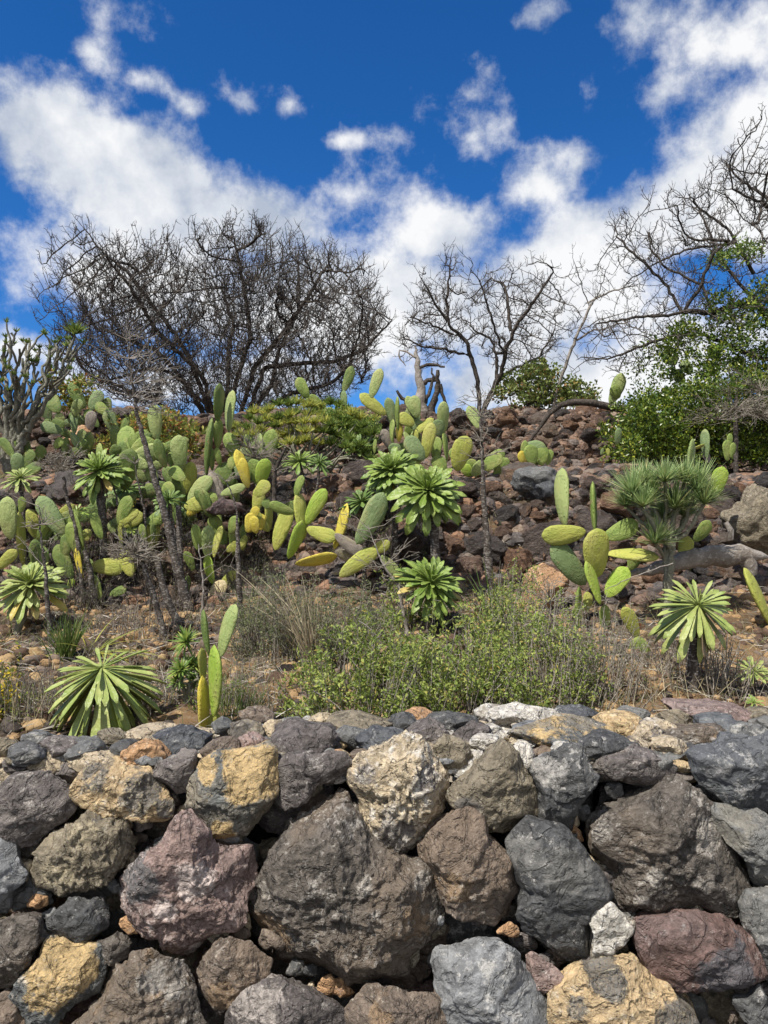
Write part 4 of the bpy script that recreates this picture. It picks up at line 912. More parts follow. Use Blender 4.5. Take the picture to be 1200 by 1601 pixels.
def cactus(label, fn, sc, base_px, pads, d=None, group=None, dj=.10, name='prickly_pear'):
    """pads: (bx, by, tx, ty, width, material[, depth offset]) in photo pixels through fn; base_px: where it meets the ground"""
    bx, by = fn(*base_px)
    g_ = hit(bx, by) if d is None else Vector((P(bx, by, d).x, d, min(P(bx, by, d).z, tz(P(bx, by, d).x, d) + .02)))
    root = empty(name, g_, label, 'cactus', group)
    for i, q in enumerate(pads):
        x0, y0, x1, y1, w, mk = q[:6]; dd = g_.y + (q[6] if len(q) > 6 else PR.uniform(-dj, dj)) - .05
        A = P(*fn(x0, y0), dd); B = P(*fn(x1, y1), dd); w = w / sc * dd / F
        ax = B - A; Lp = ax.length; lean = PR.uniform(-.25, .2); B = B + Vector((0, lean * Lp, 0)); ax = B - A
        real = max(w * 1.04, Lp * .40); cy = max(.0, min(1, (w * 1.02 - real * .16) / real)) if real > w * 1.1 else 1.0
        yaw = math.acos(min(1, cy)) * PR.choice([-1, 1]) if cy < .97 else PR.uniform(-.3, .3)
        zc = ax.normalized(); yc = Vector((0, 1, 0)); yc = (yc - zc * yc.dot(zc)).normalized(); xc = yc.cross(zc)
        R = Matrix((xc, yc, zc)).transposed().to_4x4() @ Matrix.Rotation(yaw, 4, 'Z')
        o = bpy.data.objects.new('pad', PADV[(mk, int(PR.integers(3)))]); COL.objects.link(o); o.parent = root
        th = ax.length * (.9 if mk != 'k' else 1.1)
        o.matrix_local = Matrix.Translation(A - g_ - zc * ax.length * .03) @ R @ Matrix.Diagonal((real * 1.02, (ax.length * .4 + real * .5) * 1.0, ax.length * 1.06, 1))
    return root
c6 = lambda x, y: (380 + x / 3, 560 + y / 3)
c7 = lambda x, y: (740 + x / 2.609, 600 + y / 2.609)
c8 = lambda x, y: (740 + x / 2.609, 820 + y / 2.609)
cz5 = lambda x, y: (x / 3, 800 + y / 3)
cactus('greyish green prickly pear on the upper left bank below the bare tree', c4, 3, (380, 520),
  [(395,410,335,295,60,'d'),(425,420,465,330,60,'b'),(235,470,190,395,60,'b'),(290,485,400,465,50,'b'),(300,470,265,440,40,'p'),(460,500,400,420,48,'d'),(275,430,215,345,72,'d'),(345,445,345,405,32,'b'),(245,470,300,500,50,'d'),(510,430,500,365,45,'d'),(420,520,440,430,55,'k'),(350,500,350,430,50,'d'),(200,520,240,470,50,'d')], d=7.9, dj=.2)
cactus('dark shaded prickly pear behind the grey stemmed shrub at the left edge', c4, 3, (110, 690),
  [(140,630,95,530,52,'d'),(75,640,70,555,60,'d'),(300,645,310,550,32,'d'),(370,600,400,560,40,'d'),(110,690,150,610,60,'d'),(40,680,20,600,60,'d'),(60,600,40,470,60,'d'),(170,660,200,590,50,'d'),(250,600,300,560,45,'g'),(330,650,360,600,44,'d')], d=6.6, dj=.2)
cactus('pale green prickly pear cluster with one tall paddle left of the scarred stem', c4, 3, (770, 960),
  [(735,560,728,400,65,'p'),(775,690,742,562,50,'d'),(845,700,845,545,82,'p'),(803,690,800,620,32,'g'),(845,795,768,690,62,'d'),(865,750,795,690,62,'g'),(890,830,900,668,66,'y'),(870,965,855,750,30,'g'),(885,860,980,735,76,'p'),(880,915,970,815,62,'o'),(1015,950,945,855,56,'d'),(790,900,850,780,80,'g'),(760,860,800,760,70,'g'),(820,960,830,860,60,'d'),(880,980,900,890,60,'d'),(735,650,775,580,58,'g'),(730,760,700,690,60,'p')], d=5.45, dj=.14)
cactus('pale green prickly pear with leaning paddles behind the tall scarred stem', c4, 3, (640, 960),
  [(690,690,575,640,74,'p'),(760,690,690,668,50,'p'),(640,625,618,530,52,'g'),(595,630,560,572,50,'d'),(690,755,620,700,60,'p'),(660,880,690,790,60,'o'),(620,880,610,810,56,'o'),(600,942,645,900,42,'b'),(570,865,490,760,70,'p'),(560,760,610,700,60,'g'),(690,830,720,770,60,'g'),(600,830,560,760,60,'b'),(650,950,660,880,50,'d'),(540,700,480,640,60,'g'),(520,640,560,590,50,'d')], d=5.65, dj=.14)
cactus('tall twin-stacked prickly pear rising in front of the bare tree', c4, 3, (1030, 850),
  [(965,725,1003,470,46,'d',0),(1020,472,1037,305,50,'d',0),(1070,522,1087,332,66,'p',.05),(1020,600,1032,468,46,'g',.05),(1118,652,1062,528,64,'g',.1),(995,705,997,605,26,'g'),(1032,680,1018,600,32,'g'),(1085,775,1040,672,92,'d',-.03),(1110,860,1090,740,56,'g'),(1162,775,1108,608,58,'o',-.1),(1080,700,1092,640,42,'g'),(1045,860,990,715,70,'k'),(1165,700,1140,600,60,'b',.3),(1180,760,1160,690,60,'b',.3),(1020,880,985,835,50,'g')], d=5.45)
cactus('low prickly pear with small green and yellow pads below the tall one', cz5, 3, (1000, 470),
  [(975,215,975,65,62,'p'),(995,335,965,205,50,'l'),(1000,210,1032,68,50,'y'),(1060,182,1150,140,52,'y'),(1095,200,1095,30,38,'g'),(1160,95,1175,5,50,'o'),(1200,100,1190,20,50,'o'),(1035,345,1110,280,50,'y'),(1022,500,1012,415,62,'o'),(985,440,1045,325,74,'t'),(905,275,873,185,46,'g'),(680,140,667,58,40,'g'),(715,135,714,55,26,'d'),(930,180,915,60,46,'g'),(1080,100,1110,20,50,'g'),(870,400,880,300,30,'d')], d=4.95, dj=.08)
cactus('prickly pear with one large round pale pad at the left edge', c4, 3, (100, 1180),
  [(45,1025,40,832,88,'p'),(110,1145,115,905,26,'y'),(-10,1165,68,1080,56,'y'),(60,1000,-10,900,60,'g'),(95,900,110,830,40,'g')], d=4.75, dj=.08)
cactus('prickly pear with a broad grey-green pad and a yellow pad in the left thicket', c4, 3, (360, 1230),
  [(300,1005,185,830,90,'b',-.05),(330,960,350,890,70,'g'),(388,1070,345,900,58,'g'),(385,1120,330,950,70,'g'),(475,1025,435,905,52,'g'),(405,1035,405,980,46,'y'),(335,1210,268,1055,74,'d',-.05),(385,1210,352,1070,50,'o',-.1),(425,1155,575,1165,82,'y'),(300,1110,320,1000,60,'d'),(470,1310,418,1190,58,'g'),(515,1290,585,1260,44,'d'),(320,1270,335,1210,34,'l'),(440,1200,400,1120,50,'d')], d=4.85, dj=.1)
cactus('upright prickly pear with a tall bright oval pad standing behind the front wall', cz5, 3, (985, 1050),
  [(978,675,950,462,50,'d',.05),(1032,675,1100,438,88,'p',.03),(1003,955,1005,632,98,'l',-.02),(952,795,945,640,36,'y',.04),(955,1045,945,780,44,'o',0),(980,1045,1020,945,62,'y',.02),(1040,1040,1080,960,50,'y',.06)], d=2.75, dj=.03)
cactus('tangled prickly pear with upright paddles on the crest behind the big aeoniums', c6, 3, (860, 560),
  [(600,182,645,48,52,'p'),(668,262,550,170,62,'y'),(697,305,678,188,50,'b'),(725,335,722,185,20,'g'),(800,310,728,265,62,'y'),(700,395,700,285,30,'g'),(730,390,735,310,36,'o'),(785,380,785,310,60,'g'),(800,345,845,300,52,'b'),(845,475,768,368,82,'b'),(855,465,885,305,62,'y'),(903,485,912,368,52,'g'),(957,480,943,340,32,'g'),(940,348,938,208,60,'p'),(920,365,905,290,60,'b'),(615,445,620,380,22,'g'),(700,430,655,335,50,'k'),(720,470,700,400,60,'b'),(760,460,730,400,60,'d'),(800,500,830,420,70,'g'),(940,540,900,460,70,'g')], d=6.0, dj=.2)
cactus('prickly pear with a broad ribbed yellow-green pad above the terrace wall', c6, 3, (1040, 580),
  [(1000,525,1045,370,92,'y'),(1010,500,982,420,62,'g'),(1070,550,1035,500,52,'l'),(1103,325,1060,222,56,'p'),(1075,550,1130,490,60,'p'),(1130,520,1205,452,74,'g'),(1180,560,1240,470,60,'g')], d=5.9, dj=.1)
cactus('prickly pear with a blue-green pad and fallen yellow arms in the centre of the slope', c6, 3, (520, 960),
  [(150,895,218,705,76,'y'),(212,935,278,765,66,'l'),(285,840,258,632,66,'y'),(298,775,385,615,70,'l'),(238,725,128,680,52,'g'),(120,705,100,660,42,'d'),(62,645,118,578,66,'y'),(300,798,440,840,70,'y'),(428,890,488,685,60,'o'),(535,865,655,635,96,'b',-.2),(248,962,435,925,68,'o',-.12),(455,1020,625,900,78,'y',-.2),(590,910,685,860,56,'y',-.15),(432,825,565,920,62,'k',-.1),(430,900,535,955,58,'k',-.05),(650,925,725,1010,54,'p'),(245,645,278,550,42,'g'),(420,1010,480,990,30,'k')], d=4.75, dj=.07)
cactus('yellowing prickly pear pads beside the scarred stem left of the centre', c6, 3, (60, 860),
  [(22,605,-2,470,52,'o'),(50,745,62,695,40,'o'),(30,815,48,730,50,'o'),(82,805,85,730,44,'o'),(58,812,60,735,40,'o'),(-10,860,5,780,40,'d'),(-5,900,10,830,36,'y')], d=5.2, dj=.05)
cactus('sprawling prickly pear with bright yellow-green arms before the right end of the terrace', c7, 2.609, (520, 900),
  [(370,575,368,345,52,'p'),(496,612,497,400,36,'g'),(455,602,280,618,84,'y',-.15),(505,785,493,592,112,'y',-.2),(535,625,665,565,78,'g',-.1),(548,690,740,702,60,'y',-.1),(875,405,878,230,54,'p',.1),(985,450,1012,340,68,'l',.1),(740,440,655,370,82,'p',.1),(455,815,318,650,100,'b',-.1),(515,895,462,725,62,'l',-.25),(545,865,632,752,78,'l',-.2),(425,1010,425,828,44,'g',-.2),(540,1020,532,900,50,'g',-.1),(462,925,467,850,40,'y'),(640,760,660,690,60,'g'),(850,720,870,620,60,'y'),(900,640,960,560,60,'g',.1)], d=4.5, dj=.06)
cactus('pair of dull green pads hanging under the sprawling cactus', c8, 2.609, (640, 660),
  [(668,460,605,335,58,'y',0),(662,625,666,455,82,'g',-.03),(272,445,265,355,54,'l',0)], d=3.75, dj=.03)
cactus('thick yellow-green pad hanging at the right edge under the dead cactus log', c8, 2.609, (1210, 420),
  [(1215,410,1110,180,76,'y',0),(1260,500,1215,390,60,'y',0)], d=4.2, dj=.03)
# thicket of less distinct cacti between the named ones
def grown(label, x, y, d, n, w, mats, seed, spread=.6):
    n = int(n * .8); w = w * 1.18
    rng = np.random.default_rng(seed); pads = []; tips = [(x, y, -90)]
    for i in range(n):
        tips = [t_ for t_ in tips if t_[1] > y - 3.4 * w] or [(x + rng.uniform(-w, w), y, -90)]
        k = int(rng.integers(max(0, len(tips) - 4), len(tips))) if i > 2 else 0; bx, by, a = tips[k]; a2 = a + rng.normal(0, 26) if i else -90; a2 = max(-165, min(-15, a2)); L = w * rng.uniform(1.5, 2.2); ex = bx + math.cos(math.radians(a2)) * L * spread * 1.3; ey = by + math.sin(math.radians(a2)) * L
        pads.append((bx, by, ex, ey, w * rng.uniform(.55, 1.1), mats[int(rng.integers(len(mats)))])); tips.append((ex, ey, a2)); tips.append((bx + (ex - bx) * .85, by + (ey - by) * .85, a2 + rng.choice([-45, 45])))
    return cactus(label, lambda a, b: (a, b), 1, (x, y + 8), pads, d=d, dj=.16)
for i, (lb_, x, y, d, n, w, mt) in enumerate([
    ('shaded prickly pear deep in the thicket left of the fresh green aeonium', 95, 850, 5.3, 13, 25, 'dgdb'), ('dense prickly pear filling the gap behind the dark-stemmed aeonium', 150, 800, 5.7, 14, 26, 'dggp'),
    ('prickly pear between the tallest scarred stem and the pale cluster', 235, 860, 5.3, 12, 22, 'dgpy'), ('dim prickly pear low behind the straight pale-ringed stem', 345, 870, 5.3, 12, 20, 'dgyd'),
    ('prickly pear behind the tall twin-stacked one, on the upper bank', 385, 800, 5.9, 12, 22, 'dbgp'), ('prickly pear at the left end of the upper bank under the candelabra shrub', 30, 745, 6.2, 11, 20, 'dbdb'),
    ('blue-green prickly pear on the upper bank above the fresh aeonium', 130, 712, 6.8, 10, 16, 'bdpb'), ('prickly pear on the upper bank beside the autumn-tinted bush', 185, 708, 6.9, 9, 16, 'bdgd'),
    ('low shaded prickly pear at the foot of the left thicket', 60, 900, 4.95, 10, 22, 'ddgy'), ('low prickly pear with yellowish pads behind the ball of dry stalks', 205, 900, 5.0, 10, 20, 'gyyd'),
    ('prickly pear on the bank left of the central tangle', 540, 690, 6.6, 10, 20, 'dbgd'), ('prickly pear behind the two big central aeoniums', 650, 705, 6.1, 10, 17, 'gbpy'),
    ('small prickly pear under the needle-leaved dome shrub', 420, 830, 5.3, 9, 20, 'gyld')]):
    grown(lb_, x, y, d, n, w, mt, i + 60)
# dead woody cactus limb
lb = np.array(P(985, 900, 4.45)); lg = empty('cactus_log', Vector(lb), 'thick grey dead cactus trunk reaching out to the right edge', 'log')
for nm, pl, r in (('trunk', [(640,200),(720,185),(830,155),(910,130)], [.015,.035,.05,.06]), ('limb', [(905,130),(980,128),(1080,122),(1150,126),(1192,130),(1200,132)], [.055,.066,.068,.062,.042,.01]), ('limb', [(1110,140),(1120,180),(1128,200)], [.05,.05,.04]), ('limb', [(1050,60),(1040,20),(1028,-10)], [.015, .02, .015])):
    path_obj(nm, [P(*c8(x, y), 4.45) for x, y in pl], r, M_DEAD, lg, 10, lb, .04, .004, len(pl))
cactus('hooded bluish prickly pear clump on the upper terrace above the rubble wall', c7, 2.609, (250, 330),
  [(250,330,255,232,92,'b'),(200,305,210,232,32,'g'),(300,328,318,268,36,'g'),(212,335,190,275,42,'o'),(240,330,225,250,60,'g'),(275,330,285,250,60,'g')], d=6.3, dj=.05)
cactus('small prickly pear at the left end of the terrace wall, behind the thin ringed stem', c7, 2.609, (60, 370),
  [(55,350,120,272,54,'g'),(0,370,52,315,52,'p'),(20,370,-20,310,50,'g')], d=6.0, dj=.05)
cactus('two upright prickly pear pads standing before the dark bush on the right terrace', c7, 2.609, (1040, 315),
  [(1035,312,1030,230,46,'g'),(1045,262,1046,202,26,'g'),(1050,300,1060,240,30,'g')], d=6.3, dj=.05)
cactus('thin grey-green prickly pear stalk leaning in front of the dark bush', c7, 2.609, (950, 310),
  [(950,300,945,185,30,'b'),(892,266,942,248,16,'y'),(960,320,950,280,30,'k')], d=6.3, dj=.03)
cactus('tiny prickly pear pads poking above the stones left of the dark bush', c7, 2.609, (560, 300),
  [(585,245,592,180,32,'b'),(549,292,546,262,16,'y'),(520,290,528,262,14,'b')], d=6.4, dj=.03)
cactus('large pale prickly pear half hidden behind the leafy crown of the right tree', c5, 3.08, (420, 1350),
  [(290,1325,340,1185,64,'p'),(330,1300,300,1240,50,'g'),(600,1140,560,1060,72,'p'),(640,1230,600,1165,60,'b'),(800,1120,790,1040,70,'p'),(930,1180,895,1100,60,'b'),(760,1190,800,1130,60,'p'),(680,1180,640,1120,60,'b')], d=8.5, dj=.1)

# ================================================================ AEONIUMS
def aeo_leaf(seed, wide=1.0):
    rng = np.random.default_rng(seed); nv = 8; nu = 5; t = np.linspace(0, 1, nv)
    prof = np.interp(t, [0, .3, .6, .8, .93, 1], [.060, .075, .125, .160, .135, .035]) * wide
    U = np.linspace(-1, 1, nu); V = []
    for sgn in (1, -1):
        for i in range(nv):
            for u in U:
                z = .05 * math.sin(t[i] * 2.2) + abs(u) ** 2 * prof[i] * .42 + (.022 if sgn > 0 else -.026) * (1 - u * u) * (1 - .5 * t[i]) - .07 * t[i] ** 3 * 0
                V.append((u * prof[i], t[i], z))
    I = np.arange(nv * nu).reshape(nv, nu); A = np.stack([I[:-1, :-1], I[:-1, 1:], I[1:, 1:], I[1:, :-1]], -1).reshape(-1, 4); J = I + nv * nu; B = np.stack([J[:-1, :-1], J[1:, :-1], J[1:, 1:], J[:-1, 1:]], -1).reshape(-1, 4)
    ring = list(I[0, :]) + list(I[1:, -1]) + list(I[-1, -2::-1]) + list(I[-2:0:-1, 0]); ring = np.array(ring); r2 = np.roll(ring, -1)
    C = np.stack([ring, ring + nv * nu, r2 + nv * nu, r2], -1)
    return mesh_np('leaf', V, np.concatenate([A, B, C]), smooth=True)
def aeo_mat(name, a, b, tip, tr=.18):
    s = NT(name, .38, .45).offset_by_object(); sep = s.N.new('ShaderNodeSeparateXYZ'); s.L.new(s.tc.outputs['Object'], sep.inputs[0])
    c = s.mix(s.rand, a, b); c = s.mix(s.ss(s.noise(3, 4, .6), .42, .65, 0, .5), c, tip)
    ax = s.math('ABSOLUTE', sep.outputs['X']); mid = s.ss(ax, .018, .0); c = s.mix(s.math('MULTIPLY', mid, .35), c, (.42, .46, .16))
    return s.done(c, s.bump(s.noise(9, 4, .6), .3, .03), tr)
AM = dict(v=aeo_mat('aeonium_leaf', (.13, .22, .035), (.26, .36, .065), (.34, .40, .13)), y=aeo_mat('yellow_green_aeonium_leaf', (.24, .32, .075), (.36, .42, .12), (.48, .48, .18)),
          g=aeo_mat('dusty_aeonium_leaf', (.22, .29, .09), (.30, .36, .13), (.40, .42, .20)), d=aeo_mat('deep_green_aeonium_leaf', (.09, .17, .035), (.14, .23, .05), (.22, .29, .08)), k=aeo_mat('dead_aeonium_leaf', (.24, .17, .11), (.34, .26, .17), (.16, .11, .08)), o=aeo_mat('old_aeonium_leaf', (.5, .42, .09), (.55, .45, .16), (.45, .28, .1)))
AL = {}
for k_, m_ in AM.items():
    for w_ in (0, 1, 2):
        me = aeo_leaf(w_, (.66, .66, .44)[w_]); me.materials.append(m_); AL[(k_, w_)] = me
AR = np.random.default_rng(8)
def rosette_mats(R, n, axis, lo, hi, flat=.6, inner=.3):
    """local matrices of the leaves of one rosette; lo / hi: elevation of outermost / innermost leaf in degrees"""
    z = Vector(axis).normalized(); q = z.to_track_quat('Z', 'Y').to_matrix().to_4x4(); out = []
    for i in range(n):
        f = i / (n - 1); a = i * 2.39996 + AR.uniform(-.3, .3); el = math.radians(hi + (lo - hi) * f ** flat + AR.uniform(-13, 11)); L = R * (inner + (1 - inner) * f ** .6) * AR.uniform(.76, 1.12)
        m = q @ Matrix.Rotation(a, 4, 'Z') @ Matrix.Translation((0, R * .03, R * .10 * (1 - f))) @ Matrix.Rotation(el, 4, 'X') @ Matrix.Rotation(AR.uniform(-.25, .25), 4, 'Y')
        out.append((m @ Matrix.Diagonal((L, L, L, 1)), f))
    return out
def aeonium(label, cx, cy, R, d, mk, n=70, axis=(0, -.45, 1), lo=-35, hi=80, wv=0, stem=None, smat=None, srad=None, parts=True, old=.0, group=None, flat=.6, name='aeonium', widen=1.0):
    c = P(cx, cy, d); m = d / F; Rw = R * m; stem = stem or [(cx, cy + R * .9)]
    bx, by = stem[-1]; base = P(bx, by, d); base.z = min(base.z, tz(base.x, d) + .01) if by < 1095 else base.z
    if by >= 1095: base.z = tz(base.x, d)
    root = empty(name, base, label, 'succulent', group)
    pts = [np.array(base)] + [np.array(P(x, y, d)) for x, y in reversed(stem[:-1])] + [np.array(c)]
    if len(pts) == 2: pts.insert(1, (pts[0] + pts[1]) / 2 + np.array([.01, .0, 0]))
    sr = (srad or R * .085) * m
    path_obj('stem', pts, [sr * 1.15, sr, sr], smat or M_SCAR, root, 8, np.array(base), .03, .002)
    lst = rosette_mats(Rw, n, axis, lo, hi, flat)
    if parts:
        for q in range(int(n * .10)):      # withered leaves hanging round the stem below the rosette
            L = Rw * AR.uniform(.35, .6); Mx = Matrix.Rotation(AR.uniform(0, 6.28), 4, 'Z') @ Matrix.Translation((0, sr * .8, -Rw * AR.uniform(.05, .35))) @ Matrix.Rotation(math.radians(AR.uniform(-88, -68)), 4, 'X')
            o = bpy.data.objects.new('dead_leaf', AL[('k', 2)]); COL.objects.link(o); o.parent = root; o.matrix_local = Matrix.Translation(c - base) @ Mx @ Matrix.Diagonal((L, L, L, 1))
        for M_, f in lst:
            k = mk if not (f > .8 and AR.random() < old) else 'o'
            o = bpy.data.objects.new('leaf', AL[(k, wv)]); COL.objects.link(o); o.parent = root; o.matrix_local = Matrix.Translation(c - base) @ M_ @ Matrix.Diagonal((widen, 1, 1, 1))
    else:
        VV = []; QQ = []; b = 0; src = AL[(mk, wv)]; v0 = np.array([v.co[:] for v in src.vertices]); q0 = np.array([p.vertices[:] for p in src.polygons])
        for M_, f in lst:
            A = np.array(Matrix.Translation(c - base) @ M_); VV.append(v0 @ A[:3, :3].T + A[:3, 3]); QQ.append(q0 + b); b += len(v0)
        link('rosette', mesh_np('rosette', np.concatenate(VV), np.concatenate(QQ), smooth=True), AM[mk], root)
    return root
aeonium('big aeonium with long drooping leaves just behind the left part of the front wall', 160, 1054, 128, 2.72, 'y', 92, (-.04, -.16, 1), -64, 50, 2, [(156, 1090), (156, 1150)], old=.15, srad=10, flat=.42, widen=.95)
aeonium('big star-shaped aeonium with long pale leaves at the right behind the front wall', 1090, 950, 92, 3.0, 'y', 72, (.06, -.62, 1), -66, 75, 2, [(1084, 1010), (1080, 1100)], srad=9, flat=.55, widen=1.1)
aeonium('largest globe-shaped aeonium rosette in the centre, nearer the viewer', 668, 768, 68, 4.5, 'v', 165, (.1, -1.0, .85), -40, 86, 1, [(678, 830), (686, 872)], old=.12, srad=7)
aeonium('large aeonium rosette touching the globe-shaped one on its upper left', 612, 736, 54, 4.75, 'v', 130, (-.3, -.75, 1), -30, 86, 1, [(616, 790), (620, 850)], old=.08)
aeonium('smaller dusky aeonium tucked below left of the two big central rosettes', 566, 786, 42, 4.7, 'd', 60, (-.3, -.3, 1), -25, 75, 0, [(570, 830)])
aeonium('bright green aeonium low on the slope above the green shrubs', 672, 912, 62, 3.9, 'v', 120, (.40, -.60, 1), -32, 84, 1, [(668, 960)], old=.15)
aeonium('yellow-green aeonium with dense leaves at the left edge behind the thin grey stem', 48, 915, 62, 4.1, 'y', 115, (-.12, -.5, 1), -42, 80, 1, [(40, 950), (25, 970)], smat=M_STEM, old=.15, srad=5)
aeonium('fresh green aeonium on a dark stem in the middle of the left thicket', 155, 737, 50, 5.0, 'v', 96, (.05, -.7, 1), -30, 82, 1, [(158, 790), (165, 868)], old=.08, srad=6)
aeonium('small light green aeonium on a stem at the far left', 32, 748, 32, 4.9, 'y', 44, (0, -.5, 1), -28, 75, 1, [(36, 800), (36, 850)])
aeonium('shaded aeonium among cactus pads right of the fresh green one', 195, 765, 34, 5.3, 'd', 46, (.2, -.6, 1), -30, 75, 1, [(200, 850)])
aeonium('small aeonium rosette partly behind the scarred stem', 264, 782, 33, 5.0, 'd', 44, (.1, -.5, 1), -30, 75, 1, [(280, 900)])
aeonium('aeonium under the needle-leaved shrub, left one of two', 468, 722, 35, 5.6, 'v', 46, (-.1, -.5, 1), -25, 75, 1, [(476, 790)])
aeonium('aeonium under the needle-leaved shrub, right one of two', 499, 724, 26, 5.5, 'd', 40, (.2, -.5, 1), -25, 75, 1, [(488, 785)])
aeonium('dark aeonium in the shade right of the needle-leaved shrub', 560, 700, 38, 6.1, 'd', 50, (-.1, -.5, 1), -25, 75, 0, [(560, 770)])
aeonium('dusty low aeonium left of the blue-green cactus pad', 590, 870 - 110, 26, 5.2, 'd', 36, (-.3, -.5, 1), -25, 75, 0, [(590, 800)])
aeonium('small yellow-green aeonium at the right edge behind the front wall', 1178, 1050, 34, 3.1, 'y', 34, (0, -.6, 1), -20, 70, 1, [(1178, 1080)])
aeonium('tiny green aeonium behind the front wall beneath the small right-edge one', 1178, 1098, 16, 2.75, 'v', 24, (0, -.5, 1), -10, 70, 1, [(1178, 1110)])
for i, (x, y, r) in enumerate([(496, 630, 13), (532, 627, 10), (475, 637, 12)]):
    aeonium(['tiny dark aeonium on the crest line between the bare tree and the cactus, middle one', 'tiny aeonium on a thin stalk on the crest line, rightmost one', 'tiny pale aeonium on the crest line, leftmost one'][i], x, y, r, 9.2, ['d', 'd', 'y'][i], 30, (0, -.3, 1), -20, 70, 1, [(x, y + 20)], parts=False)
for i, (x, y, r) in enumerate([(205, 830, 18), (120, 800, 20)]):
    aeonium(['little aeonium rosette low among the left cactus stems', 'little aeonium rosette in front of the broad grey-green pad'][i], x, y, r, 5.0, 'v', 30, (0, -.5, 1), -20, 70, 1, [(x, y + 40)], parts=False)
# ================================================================ NEEDLE-LEAVED PLANTS
FR = np.random.default_rng(33)
def tuft_pts(c, R, n, axis=(0, 0, 1), spread=1.2, seed=0):
    rng = np.random.default_rng(seed); v = rng.normal(size=(n, 3)); v /= np.linalg.norm(v, axis=1)[:, None]; d = v * spread + np.array(axis); d /= np.linalg.norm(d, axis=1)[:, None]
    return np.repeat(np.array(c)[None], n, 0) + d * R * .06 * rng.random((n, 1)), d
def blades(name, base, dirs, length, width, mat, parent=None, seed=0, loc0=None, droop=.35, segs=3):
    """curved tapering ribbons"""
    rng = np.random.default_rng(seed); n = len(base); d = dirs / (np.linalg.norm(dirs, axis=1)[:, None] + 1e-9); r = rng.normal(size=(n, 3)); s = np.cross(d, r); s /= np.linalg.norm(s, axis=1)[:, None] + 1e-9
    L = (np.asarray(length) * rng.uniform(.6, 1.2, n))[:, None]; ts = np.linspace(0, 1, segs + 1); V = []
    for t in ts:
        c = base + d * L * t + np.array([0, 0, -1.]) * L * droop * t ** 2 * (1 - .6 * np.abs(d[:, 2:3])); w = width * (1 - t ** 2 * .85) * (.7 + .6 * min(t * 3, 1)) * .5
        V += [c - s * w, c + s * w]
    V = np.stack(V, 1); k = V.shape[1]; V = V.reshape(-1, 3)
    if loc0 is not None: V = V - np.asarray(loc0)
    I = np.arange(n)[:, None] * k; Q = np.concatenate([I + np.array([2 * j, 2 * j + 1, 2 * j + 3, 2 * j + 2]) for j in range(segs)])
    return link(name, mesh_np(name, V, Q), mat, parent)
def spiky(label, heads, base_px, d, mat, n, ll, lw, smat, srad, name='needle_leaf_shrub', cat='shrub', axis=(0, -.15, 1), spread=1.0, via=None, dsp=.15, part='leaf_tuft', droop=.2, seed=0):
    rng = np.random.default_rng(seed); base = P(*base_px, d); base.z = min(base.z, tz(base.x, d) + .01) if tz(base.x, d) < base.z + .3 else base.z; root = empty(name, base, label, cat); b0 = np.array(base)
    for i, (x, y, R) in enumerate(heads):
        dd = d + rng.uniform(-dsp, dsp); c = np.array(P(x, y, dd)); m = dd / F
        v = np.array(P(*via, d)) if via else b0 * .5 + c * .5
        mid = v * .6 + c * .4 + rng.normal(0, .02, 3); p = [b0, v + rng.normal(0, .015, 3), mid + np.array([0, 0, -.02]), c]
        path_obj('stem', p, [srad * 1.3, srad, srad * .8, srad * .6], smat, root, 6, b0, .04, .004, i)
        bb, dr = tuft_pts(c, R * m, n, axis, spread, i + seed); t = blades(part, bb, dr, R * m * ll, lw, mat, root, i + seed, b0, droop); tag(t, kind='stuff')
    return root
spiky('needle-leaved shrub with grey-green brush heads on the right above the sprawling cactus',
  [(*c7(650, 450), 36), (*c7(820, 510), 38), (*c7(910, 440), 36), (*c7(740, 650), 28), (*c7(780, 400), 28), (*c7(690, 500), 26), (*c7(860, 400), 28), (*c7(700, 410), 28), (*c7(770, 560), 30), (*c7(620, 500), 26), (*c7(720, 470), 32), (*c7(860, 540), 30), (*c7(940, 490), 28)], c8(790, 240), 4.3, M_SPIKE, 230, 1.45, .006, M_STEM, .016, via=c7(800, 660), axis=(0, -.25, .95), spread=.95, dsp=.12, droop=.1, seed=1)
# yellow-green dome shrub under the bare tree
rng = np.random.default_rng(3); hs = []
for x in np.arange(372, 590, 13):
    u = (x - 480) / 112; top = 690 - 52 * math.sqrt(max(0, 1 - u * u)) - 4
    for y in np.arange(top, min(top + 62, 735), 15): hs.append((x + rng.uniform(-5, 5), y + rng.uniform(-4, 4), 14 + rng.uniform(-2, 3)))
b0 = P(480, 760, 6.2); b0.z = tz(b0.x, 6.2); sp = empty('needle_leaf_shrub', b0, 'wide dome-shaped yellow-green shrub of fine needle tufts under the bare tree', 'shrub')
Bs = []; Ds = []; stp = []; Bg = []; Dg = []
for x, y, R in hs:
    dd = 6.2 + rng.uniform(-.35, .1) + max(0, (700 - y)) * .006; c = np.array(P(x, y, dd)); bb, dr = tuft_pts(c, R * dd / F, 110, (0, -.25, 1.1), 1.0, int(x * 7 + y))
    (Bs if (x < 510 or y < 668) and rng.random() < .62 else Bg).append(bb); (Ds if Bs and Bs[-1] is bb else Dg).append(dr)
    if rng.random() < .4: stp.append((resample([np.array(b0) + np.array([rng.uniform(-.25, .25), 0, 0]), np.array(b0) * .5 + c * .5 + rng.normal(0, .06, 3), c], .07), None))
tag(blades('foliage', np.concatenate(Bs), np.concatenate(Ds), .085, .009, M_TUFT, sp, 1, np.array(b0), .1), kind='stuff')
tag(blades('green_foliage', np.concatenate(Bg), np.concatenate(Dg), .080, .009, M_TUFTD, sp, 2, np.array(b0), .1), kind='stuff')
